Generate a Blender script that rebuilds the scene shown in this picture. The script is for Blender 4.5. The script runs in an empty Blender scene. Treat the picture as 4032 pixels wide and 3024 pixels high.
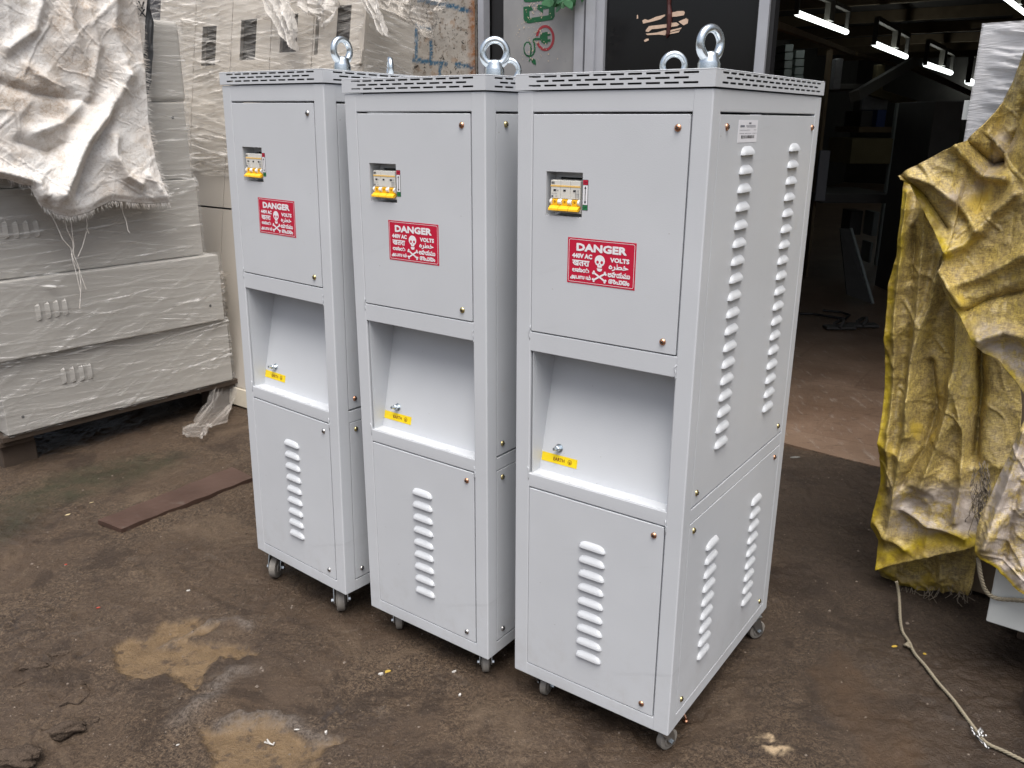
import bpy, bmesh, math, random
import numpy as np
from mathutils import Matrix, Vector

SC = bpy.context.scene
COL = SC.collection
R = math.radians
# ---------------------------------------------------------------- camera, sky, sun, exposure
CAM_H = 1.3262
PITCH, ROLL, FPX = 0.30518, 0.003823, 3301.7
cam = bpy.data.cameras.new('camera'); camo = bpy.data.objects.new('camera', cam); COL.objects.link(camo)
cam.sensor_width = 36.0; cam.lens = 36.0 * FPX / 4032.0
cam.clip_start = 0.05; cam.clip_end = 400
camo.matrix_world = Matrix.Translation((0, 0, CAM_H)) @ Matrix.Rotation(math.pi/2 - PITCH, 4, 'X') @ Matrix.Rotation(ROLL, 4, 'Z')
SC.camera = camo
SUN_ELEV, SUN_AZ = R(69), R(178)          # azimuth of the sun seen from above, clockwise from +Y
wd = bpy.data.worlds.new('World'); SC.world = wd; wd.use_nodes = True
nt = wd.node_tree; nt.nodes.clear()
sky = nt.nodes.new('ShaderNodeTexSky'); sky.sky_type = 'NISHITA'; sky.sun_disc = False
sky.sun_elevation = SUN_ELEV; sky.sun_rotation = SUN_AZ
sky.air_density = 1.0; sky.dust_density = 6.0; sky.ozone_density = 1.0
hs = nt.nodes.new('ShaderNodeHueSaturation'); hs.inputs['Saturation'].default_value = 0.62
bg = nt.nodes.new('ShaderNodeBackground'); bg.inputs['Strength'].default_value = 0.112
wo = nt.nodes.new('ShaderNodeOutputWorld')
nt.links.new(sky.outputs[0], hs.inputs['Color']); nt.links.new(hs.outputs[0], bg.inputs[0]); nt.links.new(bg.outputs[0], wo.inputs[0])
sl = bpy.data.lights.new('sun', 'SUN'); sl.energy = 2.0; sl.angle = R(50); sl.color = (1.0, 0.985, 0.96)
so = bpy.data.objects.new('sun', sl); COL.objects.link(so)
sd = Vector((math.sin(SUN_AZ)*math.cos(SUN_ELEV), math.cos(SUN_AZ)*math.cos(SUN_ELEV), math.sin(SUN_ELEV)))
so.rotation_euler = sd.to_track_quat('Z', 'Y').to_euler(); so.location = sd * 20
SC.view_settings.view_transform = 'Standard'; SC.view_settings.look = 'None'
SC.view_settings.exposure = 0.74; SC.view_settings.gamma = 1.0
try:
    SC.cycles.max_bounces = 10; SC.cycles.transparent_max_bounces = 24; SC.cycles.use_denoising = True
    SC.cycles.caustics_reflective = False; SC.cycles.caustics_refractive = False
except Exception: pass

# ---------------------------------------------------------------- where a point of the photograph lies on a plane of the place
_fw = Vector((0, math.cos(PITCH), -math.sin(PITCH))); _up = Vector((0, math.sin(PITCH), math.cos(PITCH)))
EYE = Vector((0, 0, CAM_H))
def ray(px, py):
    u = (px-2016)/FPX; v = (py-1512)/FPX; c, s = math.cos(ROLL), math.sin(ROLL)
    u, v = u*c+v*s, -u*s+v*c
    return _fw + Vector((1, 0, 0))*u - _up*v
def on_plane(px, py, o, n):
    d = ray(px, py); return EYE + d*(((Vector(o)-EYE).dot(Vector(n)))/d.dot(Vector(n)))
def on_z(px, py, z=0.0): return on_plane(px, py, (0, 0, z), (0, 0, 1))
def on_y(px, py, y): return on_plane(px, py, (0, y, 0), (0, 1, 0))

# ---------------------------------------------------------------- numpy noise
_rng = np.random.RandomState(7)
_G = _rng.rand(256, 256)
def vnoise(x, y, seed=0):
    x = np.asarray(x, float) + seed*17.31; y = np.asarray(y, float) + seed*9.73
    xi = np.floor(x).astype(int); yi = np.floor(y).astype(int)
    fx = x-xi; fy = y-yi; fx = fx*fx*fx*(fx*(fx*6-15)+10); fy = fy*fy*fy*(fy*(fy*6-15)+10)
    g = lambda a, b: _G[a & 255, b & 255]
    return (g(xi, yi)*(1-fx)+g(xi+1, yi)*fx)*(1-fy)+(g(xi, yi+1)*(1-fx)+g(xi+1, yi+1)*fx)*fy
def fbm(x, y, oct=4, seed=0):
    s = 0; a = .5; t = 0
    for i in range(oct):
        s = s + a*vnoise(x*2**i, y*2**i, seed+i*3); t += a; a *= .5
    return s/t
def ridged(x, y, oct=4, seed=0):
    s = 0; a = .5; t = 0
    for i in range(oct):
        s = s + a*(1-np.abs(2*vnoise(x*2**i, y*2**i, seed+i*5)-1)); t += a; a *= .5
    return s/t
def sstep(a, b, x):
    t = np.clip((x-a)/(b-a), 0, 1); return t*t*(3-2*t)
def poly_dist(px, py, pts, closed=False):
    d = np.full(np.shape(px), 1e9); n = len(pts)
    for i in range(n if closed else n-1):
        ax, ay = pts[i]; bx, by = pts[(i+1) % n]
        dx, dy = bx-ax, by-ay; L = dx*dx+dy*dy+1e-12
        t = np.clip(((px-ax)*dx+(py-ay)*dy)/L, 0, 1)
        d = np.minimum(d, np.hypot(px-ax-t*dx, py-ay-t*dy))
    return d
def inside(px, py, pts):
    c = np.zeros(np.shape(px), bool); n = len(pts)
    for i in range(n):
        ax, ay = pts[i]; bx, by = pts[(i+1) % n]
        m = ((ay > py) != (by > py)) & (px < (bx-ax)*(py-ay)/((by-ay) or 1e-9)+ax)
        c ^= m
    return c

# ---------------------------------------------------------------- materials
def _n(nt, t, **kw):
    n = nt.nodes.new(t)
    for k, v in kw.items(): setattr(n, k, v)
    return n
class MT:
    """a small node-tree builder"""
    def __init__(s, name):
        s.m = bpy.data.materials.new(name); s.m.use_nodes = True; s.t = s.m.node_tree
        s.t.nodes.clear(); s.out = _n(s.t, 'ShaderNodeOutputMaterial'); s.p = _n(s.t, 'ShaderNodeBsdfPrincipled')
        s.t.links.new(s.p.outputs[0], s.out.inputs[0]); s.co = None
    def l(s, a, b): s.t.links.new(a, b)
    def coord(s, which='Object', scale=(1, 1, 1), rot=(0, 0, 0)):
        tc = _n(s.t, 'ShaderNodeTexCoord'); mp = _n(s.t, 'ShaderNodeMapping')
        mp.inputs['Scale'].default_value = scale; mp.inputs['Rotation'].default_value = rot
        s.l(tc.outputs[which], mp.inputs[0]); return mp.outputs[0]
    def noise(s, co, scale, detail=4, rough=.55, dist=0):
        n = _n(s.t, 'ShaderNodeTexNoise'); n.inputs['Scale'].default_value = scale; n.inputs['Detail'].default_value = detail
        n.inputs['Roughness'].default_value = rough; n.inputs['Distortion'].default_value = dist
        s.l(co, n.inputs['Vector']); return n.outputs['Fac']
    def voro(s, co, scale, feature='F1', out='Distance', rnd=1.0):
        n = _n(s.t, 'ShaderNodeTexVoronoi'); n.feature = feature; n.inputs['Scale'].default_value = scale
        n.inputs['Randomness'].default_value = rnd
        s.l(co, n.inputs['Vector']); return n.outputs[out]
    def ramp(s, fac, stops):
        r = _n(s.t, 'ShaderNodeValToRGB'); e = r.color_ramp.elements
        while len(e) < len(stops): e.new(.5)
        for i, (p, c) in enumerate(stops):
            e[i].position = p; e[i].color = (c, c, c, 1) if not hasattr(c, '__len__') else (*c, 1)
        s.l(fac, r.inputs[0]); return r.outputs[0]
    def mix(s, fac, a, b, mode='MIX'):
        m = _n(s.t, 'ShaderNodeMix'); m.data_type = 'RGBA'; m.blend_type = mode
        for sock, v in ((m.inputs[0], fac), (m.inputs[6], a), (m.inputs[7], b)):
            if hasattr(v, 'is_linked') or hasattr(v, 'links'): s.l(v, sock)
            elif hasattr(v, '__len__'): sock.default_value = (*v, 1)
            else: sock.default_value = v
        return m.outputs[2]
    def math(s, op, a, b=0.0):
        m = _n(s.t, 'ShaderNodeMath'); m.operation = op
        for sock, v in ((m.inputs[0], a), (m.inputs[1], b)):
            if hasattr(v, 'links'): s.l(v, sock)
            else: sock.default_value = v
        return m.outputs[0]
    def attr(s, name):
        a = _n(s.t, 'ShaderNodeAttribute'); a.attribute_name = name; return a.outputs['Fac']
    def set(s, **kw):
        for k, v in kw.items():
            k = k.replace('_', ' ')
            sock = s.p.inputs[k]
            if hasattr(v, 'links'): s.l(v, sock)
            elif hasattr(v, '__len__'): sock.default_value = (*v, 1) if len(v) == 3 else v
            else: sock.default_value = v
        return s
    def bump(s, h, strength=.3, dist=.01, prev=None):
        b = _n(s.t, 'ShaderNodeBump'); b.inputs['Strength'].default_value = strength; b.inputs['Distance'].default_value = dist
        s.l(h, b.inputs['Height'])
        if prev is not None: s.l(prev, b.inputs['Normal'])
        s.l(b.outputs[0], s.p.inputs['Normal']); return b.outputs[0]
def coord2(b, rot, scale, which='Object'):
    tc = _n(b.t, 'ShaderNodeTexCoord'); m1 = _n(b.t, 'ShaderNodeMapping'); m2 = _n(b.t, 'ShaderNodeMapping')
    m1.inputs['Rotation'].default_value = rot; m2.inputs['Scale'].default_value = scale
    b.l(tc.outputs[which], m1.inputs[0]); b.l(m1.outputs[0], m2.inputs[0]); return m2.outputs[0]
def simple(name, col, rough=.5, metal=0.0, var=.12, scale=40, bump=0.0, bdist=.001, spec=.5):
    b = MT(name); co = b.coord()
    n = b.noise(co, scale, 5)
    c = b.mix(n, tuple(x*(1-var) for x in col), tuple(min(1, x*(1+var)) for x in col))
    b.set(Base_Color=c, Roughness=rough, Metallic=metal, Specular_IOR_Level=spec)
    if bump: b.bump(b.noise(co, scale*4, 3), bump, bdist)
    return b.m

# ---------------------------------------------------------------- mesh helpers
class MB:
    def __init__(s): s.v = []; s.f = []; s.mi = []; s.uv = {}
    def add(s, vs, fs, mi=0):
        o = len(s.v); s.v += [tuple(map(float, x)) for x in vs]
        for f in fs: s.f.append(tuple(i+o for i in f)); s.mi.append(mi)
        return s
    def box(s, x0, x1, y0, y1, z0, z1, mi=0):
        vs = [(x, y, z) for z in (z0, z1) for y in (y0, y1) for x in (x0, x1)]
        return s.add(vs, [(0, 2, 3, 1), (4, 5, 7, 6), (0, 1, 5, 4), (2, 6, 7, 3), (0, 4, 6, 2), (1, 3, 7, 5)], mi)
    def rbox(s, x0, x1, y0, y1, z0, z1, r=.003, seg=2, mi=0):
        bm = bmesh.new(); bmesh.ops.create_cube(bm, size=1)
        for v in bm.verts: v.co = ((x0+x1)/2+v.co.x*(x1-x0), (y0+y1)/2+v.co.y*(y1-y0), (z0+z1)/2+v.co.z*(z1-z0))
        bmesh.ops.bevel(bm, geom=bm.edges[:], offset=r, segments=seg, profile=.5, affect='EDGES')
        return s.bm(bm, mi)
    def bm(s, bm, mi=0, M=None):
        bm.verts.index_update()
        s.add([(M @ v.co) if M else v.co for v in bm.verts], [[v.index for v in f.verts] for f in bm.faces], mi); bm.free(); return s
    def obb(s, o, ax, ay, az, mi=0):
        """a box from corner o along three vectors"""
        o, ax, ay, az = map(Vector, (o, ax, ay, az))
        vs = [o+ax*i+ay*j+az*k for k in (0, 1) for j in (0, 1) for i in (0, 1)]
        return s.add(vs, [(0, 2, 3, 1), (4, 5, 7, 6), (0, 1, 5, 4), (2, 6, 7, 3), (0, 4, 6, 2), (1, 3, 7, 5)], mi)
    def lathe(s, prof, M=None, n=20, mi=0):
        """profile [(r, h)] round local Z"""
        vs = []; fs = []
        for r, h in prof:
            for k in range(n):
                a = 2*math.pi*k/n; v = Vector((r*math.cos(a), r*math.sin(a), h)); vs.append(M @ v if M else v)
        m = len(prof)
        for i in range(m-1):
            for k in range(n):
                fs.append((i*n+k, i*n+(k+1) % n, (i+1)*n+(k+1) % n, (i+1)*n+k))
        if prof[0][0] > 1e-6: fs.append(tuple(reversed(range(n))))
        if prof[-1][0] > 1e-6: fs.append(tuple((m-1)*n+k for k in range(n)))
        return s.add(vs, fs, mi)
    def tube(s, pts, rad, n=8, mi=0, closed=False):
        pts = [Vector(p) for p in pts]; m = len(pts); vs = []; fs = []; last = None
        for i, p in enumerate(pts):
            a = pts[(i-1) % m] if (closed or i > 0) else p; b = pts[(i+1) % m] if (closed or i < m-1) else p
            t = (b-a).normalized()
            if last is None:
                nx = t.orthogonal().normalized()
            else:
                nx = last - t*last.dot(t); nx = nx.normalized() if nx.length > 1e-8 else t.orthogonal().normalized()
            last = nx; ny = t.cross(nx)
            r = rad[i] if hasattr(rad, '__len__') else rad
            for k in range(n):
                an = 2*math.pi*k/n; vs.append(p+nx*(r*math.cos(an))+ny*(r*math.sin(an)))
        for i in range(m if closed else m-1):
            j = (i+1) % m
            for k in range(n): fs.append((i*n+k, i*n+(k+1) % n, j*n+(k+1) % n, j*n+k))
        if not closed: fs += [tuple(reversed(range(n))), tuple((m-1)*n+k for k in range(n))]
        return s.add(vs, fs, mi)
    def prism(s, pts, o, ax, ay, n, t, mi=0):
        """outline [(a, b)] on the plane o + a*ax + b*ay, thickness t along n"""
        o, ax, ay, n = map(Vector, (o, ax, ay, n)); k = len(pts)
        bm = bmesh.new(); vs = [bm.verts.new(o+ax*a+ay*b) for a, b in pts]
        f = bm.faces.new(vs); ret = bmesh.ops.extrude_face_region(bm, geom=[f])
        for e in ret['geom']:
            if isinstance(e, bmesh.types.BMVert): e.co += n*t
        bmesh.ops.triangulate(bm, faces=[f for f in bm.faces if len(f.verts) > 4])
        bmesh.ops.recalc_face_normals(bm, faces=bm.faces[:])
        return s.bm(bm, mi)
    def plate(s, xs, zs, holes, place, t, mi=0):
        """a sheet in the (a, b) plane with rectangular holes [(a0,a1,b0,b1)], thickness t; place(a, b, c) gives the point"""
        A = sorted(set([xs[0], xs[1]]+[h[0] for h in holes]+[h[1] for h in holes]))
        B = sorted(set([zs[0], zs[1]]+[h[2] for h in holes]+[h[3] for h in holes]))
        idx = {}
        def V(i, j, c):
            k = (i, j, c)
            if k not in idx: idx[k] = len(s.v); s.v.append(tuple(place(A[i], B[j], c*t)))
            return idx[k]
        def solid(i, j):
            if i < 0 or j < 0 or i >= len(A)-1 or j >= len(B)-1: return False
            a = (A[i]+A[i+1])/2; b = (B[j]+B[j+1])/2
            return not any(h[0] < a < h[1] and h[2] < b < h[3] for h in holes)
        for i in range(len(A)-1):
            for j in range(len(B)-1):
                if not solid(i, j): continue
                fs = [(V(i, j, 0), V(i+1, j, 0), V(i+1, j+1, 0), V(i, j+1, 0)), (V(i, j+1, 1), V(i+1, j+1, 1), V(i+1, j, 1), V(i, j, 1))]
                if not solid(i-1, j): fs.append((V(i, j, 1), V(i, j, 0), V(i, j+1, 0), V(i, j+1, 1)))
                if not solid(i+1, j): fs.append((V(i+1, j, 0), V(i+1, j, 1), V(i+1, j+1, 1), V(i+1, j+1, 0)))
                if not solid(i, j-1): fs.append((V(i, j, 0), V(i, j, 1), V(i+1, j, 1), V(i+1, j, 0)))
                if not solid(i, j+1): fs.append((V(i, j+1, 1), V(i, j+1, 0), V(i+1, j+1, 0), V(i+1, j+1, 1)))
                for f in fs: s.f.append(f); s.mi.append(mi)
        return s
    def grid(s, P, mi=0, uv=None, flip=False):
        """P: array rows x cols x 3"""
        r, c = P.shape[:2]; o = len(s.v); s.v += [tuple(p) for p in P.reshape(-1, 3).tolist()]
        for i in range(r-1):
            for j in range(c-1):
                q = (o+i*c+j, o+i*c+j+1, o+(i+1)*c+j+1, o+(i+1)*c+j)
                s.f.append(q[::-1] if flip else q); s.mi.append(mi)
        return s
    def build(s, name, mats, parent=None, smooth=None, off=None, loc=None):
        me = bpy.data.meshes.new(name)
        v = s.v if off is None else [(a-off[0], b-off[1], c-off[2]) for a, b, c in s.v]
        me.from_pydata(v, [], s.f)
        if not isinstance(mats, (list, tuple)): mats = [mats]
        for m in mats: me.materials.append(m)
        if len(mats) > 1: me.polygons.foreach_set('material_index', s.mi)
        if smooth is True: me.polygons.foreach_set('use_smooth', [True]*len(me.polygons))
        elif smooth:
            me.polygons.foreach_set('use_smooth', [True]*len(me.polygons))
            me.set_sharp_from_angle(angle=R(smooth))
        me.update()
        o = bpy.data.objects.new(name, me); COL.objects.link(o)
        if smooth and smooth is not True:
            w = o.modifiers.new('weighted', 'WEIGHTED_NORMAL'); w.keep_sharp = True; w.weight = 100; w.mode = 'FACE_AREA'
        if parent is not None: o.parent = parent
        if loc is not None: o.location = loc
        return o
def tag(o, label=None, cat=None, group=None, kind=None):
    for k, v in (('label', label), ('category', cat), ('group', group), ('kind', kind)):
        if v: o[k] = v
    return o
def empty(name, loc=(0, 0, 0), rz=0, label=None, cat=None, group=None):
    o = bpy.data.objects.new(name, None); COL.objects.link(o); o.location = loc; o.rotation_euler = (0, 0, rz); o.empty_display_size = .1
    return tag(o, label, cat, group)
def copy_tree(o, parent=None):
    c = o.copy(); COL.objects.link(c)
    if parent is not None: c.parent = parent
    for ch in list(o.children): copy_tree(ch, c)
    return c
def heavy_text(mb, s, cx, cz, width, height, place, mi, bold, w):
    """the same lettering laid several times a hair apart: heavier strokes"""
    for k, (dx, dz) in enumerate(((0, 0), (w, 0), (-w, 0), (0, w), (0, -w), (w*.7, w*.7), (-w*.7, w*.7), (w*.7, -w*.7), (-w*.7, -w*.7))):
        text_mb(mb, s, cx+dx, cz+dz, width-2*w, height-2*w, lambda a, b, k=k: place(a, b, k*.00002), mi, bold)
def text_mb(mb, s, cx, cz, width=None, height=None, place=None, mi=0, bold=0.0, ext=0, align='CENTER'):
    """flat lettering as faces; place(a, b) gives the point; fitted to width and/or height round (cx, cz)"""
    cu = bpy.data.curves.new('lettering', 'FONT'); cu.body = s; cu.size = 1; cu.offset = bold; cu.resolution_u = 2
    ob = bpy.data.objects.new('lettering', cu); COL.objects.link(ob)
    dg = bpy.context.evaluated_depsgraph_get(); me = bpy.data.meshes.new_from_object(ob.evaluated_get(dg))
    v = np.array([x.co[:2] for x in me.vertices]) if len(me.vertices) else np.zeros((0, 2))
    fs = [tuple(p.vertices) for p in me.polygons]
    bpy.data.objects.remove(ob); bpy.data.curves.remove(cu); bpy.data.meshes.remove(me)
    if not len(v): return mb
    lo, hi = v.min(0), v.max(0); sz = hi-lo
    sx = width/sz[0] if width else None; sy = height/sz[1] if height else None
    if sx is None: sx = sy
    if sy is None: sy = sx
    v = (v-(lo+hi)/2)*[sx, sy]+[cx, cz]
    return mb.add([place(a, b) for a, b in v], fs, mi)
def facets(u, v, amp, dens, seed, stretch=1.0, ang=0.0):
    """crumpled sheet: the lower envelope of many tilted shallow bowls, smooth facets that meet in sharp creases"""
    c_, s_ = math.cos(ang), math.sin(ang); U = (u*c_+v*s_)/stretch; V = -u*s_+v*c_
    U = U+.08/math.sqrt(dens)*(fbm(u*6, v*6, 2, seed+60)-.5)*4
    rg = np.random.RandomState(seed); u0, u1, v0, v1 = U.min()-.05, U.max()+.05, V.min()-.05, V.max()+.05
    n = int((u1-u0)*(v1-v0)*dens)+6; r = 1/math.sqrt(dens); h = np.full(U.shape, 1e9)
    for k in range(n):
        sx, sy = rg.uniform(u0, u1), rg.uniform(v0, v1); a = rg.uniform(0, 6.283); g = rg.uniform(.3, 1.0)
        du, dv = U-sx, V-sy; h = np.minimum(h, (du*du+dv*dv)/r*.9+g*(du*math.cos(a)+dv*math.sin(a))+rg.uniform(0, .35)*r)
    h = h-h.mean(); return amp*h/(h.std()+1e-9)
def creases(u, v, n, amp, wid, seed, angs, lmin=.08, lmax=.35):
    """straight pinched creases: tent ridges along random segments"""
    rg = np.random.RandomState(seed); h = np.zeros_like(u); u0, u1, v0, v1 = u.min(), u.max(), v.min(), v.max()
    wu = u+.012*(fbm(u*12, v*12, 2, seed+5)-.5)*2; wv = v+.012*(fbm(u*12, v*12, 2, seed+9)-.5)*2
    for k in range(n):
        x, y = rg.uniform(u0, u1), rg.uniform(v0, v1); a = angs[rg.randint(len(angs))]+rg.normal(0, .25); L = rg.uniform(lmin, lmax); w = wid*rg.uniform(.5, 1.6)
        d = poly_dist(wu, wv, [(x-L/2*math.cos(a), y-L/2*math.sin(a)), (x+L/2*math.cos(a), y+L/2*math.sin(a))])
        h = np.maximum(h, amp*rg.uniform(.4, 1)*np.clip(1-d/w, 0, 1)**1.15) if rg.rand() < .65 else h-amp*.5*rg.uniform(.4, 1)*np.clip(1-d/w, 0, 1)**1.15
    return h
def crumple(u, v, amp, scale, seed):
    """sharp creased cloth: ridged noise on warped coordinates"""
    wu = u+.15/scale*(fbm(u*scale*.7, v*scale*.7, 2, seed+40)-.5)*4; wv = v+.15/scale*(fbm(u*scale*.7, v*scale*.7, 2, seed+50)-.5)*4
    return amp*(ridged(wu*scale, wv*scale, 4, seed)-.5)*2
# ---------------------------------------------------------------- the three cabinets
W, D, HB, ZB = .400, .610, 1.3027, .075
ML = .0367; UT, UB, RT, RB, LT, LB = [z+ZB for z in (1.2653, .8334, .7925, .5161, .4845, .0319)]
TOP = HB+ZB
OFF = (W/2, D/2, 0)
def grey_paint(name, col):
    b = MT(name); co = b.coord()
    big = b.noise(co, 3.0, 4); fine = b.noise(co, 420, 2)
    c = b.mix(b.ramp(big, [(.3, 0), (.75, 1)]), tuple(x*.95 for x in col), tuple(min(1, x*1.04) for x in col))
    c = b.mix(b.ramp(b.noise(co, 6.5, 5, .7), [(.63, 0), (.78, .22)]), c, (.50, .46, .36))   # faint yellowed smudges
    c = b.mix(b.ramp(b.noise(co, 95, 2, .5), [(.765, 0), (.785, .55)]), c, (.20, .17, .14))    # specks of dirt
    sc1 = b.noise(coord2(b, (0, R(20), R(20)), (3, 3, 40)), 1, 5, .7); sc2 = b.noise(co, 2.2, 5, .65)
    c = b.mix(b.math('MULTIPLY', b.ramp(sc1, [(.60, 0), (.70, .35)]), b.ramp(sc2, [(.45, 0), (.62, 1)])), c, tuple(x*.72 for x in col))
    sx = _n(b.t, 'ShaderNodeSeparateXYZ'); b.l(co, sx.inputs[0]); low = b.ramp(sx.outputs['Z'], [(.08, 1), (.30, 0)])
    c = b.mix(b.math('MULTIPLY', low, b.ramp(b.noise(co, 17, 6, .75), [(.48, 0), (.72, .22)])), c, (.30, .26, .21))   # splashed dirt near the foot
    b.set(Base_Color=c, Roughness=b.ramp(sc2, [(.3, .28), (.7, .44)]), Specular_IOR_Level=.45)
    kk = b.bump(b.noise(co, 2.6, 2), .10, .03); b.bump(fine, .22, .0012, kk); return b.m
M_PAINT = grey_paint('grey_paint', (.55, .570, .595))
M_DARKIN = simple('dark_inside', (.02, .02, .022), .8)
M_ZINC = simple('bright_zinc', (.62, .68, .72), .26, 1.0, .12, 60, .25, .001)
M_STEEL = simple('plated_steel', (.45, .48, .5), .35, 1.0, .15, 90, .1)
M_COPPER = simple('copper_screw', (.62, .33, .20), .25, 1.0, .2, 200)
M_BRASS = simple('brass_screw', (.60, .50, .24), .25, 1.0, .2, 200)
M_SILVER = simple('silver_screw', (.60, .58, .56), .25, 1.0, .2, 200)
M_NYLON = simple('dirty_nylon', (.20, .185, .165), .55, 0, .5, 40, .2)
M_RED = simple('red_vinyl', (.52, .012, .045), .35, 0, .04)
M_WHITE = simple('white_vinyl', (.80, .80, .82), .4, 0, .03)
M_BLACK = simple('black_print', (.015, .015, .018), .5, 0, .05)
M_GREEN = simple('green_vinyl', (.02, .20, .07), .4, 0, .05)
M_YELLOW = simple('yellow_vinyl', (.82, .60, .01), .38, 0, .04)
M_BROWNPRINT = simple('brown_print', (.18, .04, .01), .5)
M_TOGGLE = simple('yellow_toggle', (.90, .50, .02), .32, 0, .03)
M_MCB = simple('light_grey_plastic', (.66, .65, .60), .38, 0, .03)
M_MCBW = simple('white_plastic', (.78, .77, .74), .35, 0, .03)
M_STRIPE = simple('pale_yellow_print', (.80, .52, .16), .4, 0, .04)
M_GREYPRINT = simple('grey_print', (.16, .17, .20), .5, 0, .2)
M_PAPER = simple('label_paper', (.74, .74, .77), .45, 0, .03)

FP = lambda a, b, c=0: (a, c, b)                          # front: a right, b up, c deeper
SP = lambda a, b, c=0: (W-c, a, b)                        # right side: a deeper, b up, c inwards
def louvre(mb, ca, cb, place, w=.064, h=.0158, out=.0068):
    nu, nv = 17, 6; base = len(mb.v)
    for j in range(nv):
        v = j/(nv-1)
        for i in range(nu):
            u = math.sin((-1+2*i/(nu-1))*math.pi/2)
            hw = w/2*(.84+.16*math.sin(v*math.pi/2))
            prof = max(0, 1-abs(u)**9)**.5
            o = out*prof*math.sin(min(1, v*1.15)*math.pi/2)
            dz = h/2-h*v-h*.30*abs(u)**4*(1-v)
            mb.v.append(tuple(place(ca+u*hw, cb+dz, -o)))
    for j in range(nv-1):
        for i in range(nu-1):
            a = base+j*nu+i; mb.f.append((a, a+1, a+nu+1, a+nu)); mb.mi.append(0)
    last = base+(nv-1)*nu                                  # the open lip underneath: a near-black face painting the slot's shade
    o2 = len(mb.v)
    for i in range(nu):
        u = math.sin((-1+2*i/(nu-1))*math.pi/2); hw = w/2*.98
        mb.v.append(tuple(place(ca+u*hw, cb-h/2+.0012, -.0002)))
    for i in range(nu-1):
        mb.f.append((last+i, last+i+1, o2+i+1, o2+i)); mb.mi.append(1)
def screw_mb(a, b, place, r=.0062, ang=.4):
    mb = MB(); P0 = Vector(place(a, b, 0)); nx = (Vector(place(a+1, b, 0))-P0); ny = Vector(place(a, b+1, 0))-P0; nz = Vector(place(a, b, -1))-P0
    M = Matrix((( *[nx[0], ny[0], nz[0]], P0[0]), (*[nx[1], ny[1], nz[1]], P0[1]), (*[nx[2], ny[2], nz[2]], P0[2]), (0, 0, 0, 1)))
    mb.lathe([(r*1.05, -.001), (r*1.05, .0008), (r*.98, .0016), (r*.8, .0030), (r*.5, .0039), (0, .0043)], M, 18, 0)
    for k in (0, 1):
        c, s_ = math.cos(ang+k*math.pi/2), math.sin(ang+k*math.pi/2); l, w_ = r*.55, r*.12
        pts = [(x*c-y*s_, x*s_+y*c) for x, y in ((-l, -w_), (l, -w_), (l, w_), (-l, w_))]
        mb.add([M @ Vector((x, y, .0047)) for x, y in pts]+[M @ Vector((x, y, .003)) for x, y in pts], [(0, 1, 2, 3), (4, 5, 6, 7), (0, 1, 5, 4), (1, 2, 6, 5), (2, 3, 7, 6), (3, 0, 4, 7)], 1)
    return mb
_srnd = random.Random(3)
def add_screw(a, b, place, parent, m):
    o = screw_mb(a, b, place, ang=_srnd.uniform(0, 1.5)).build('screw', [m, M_BLACK], parent, smooth=40, off=OFF); return o

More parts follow.
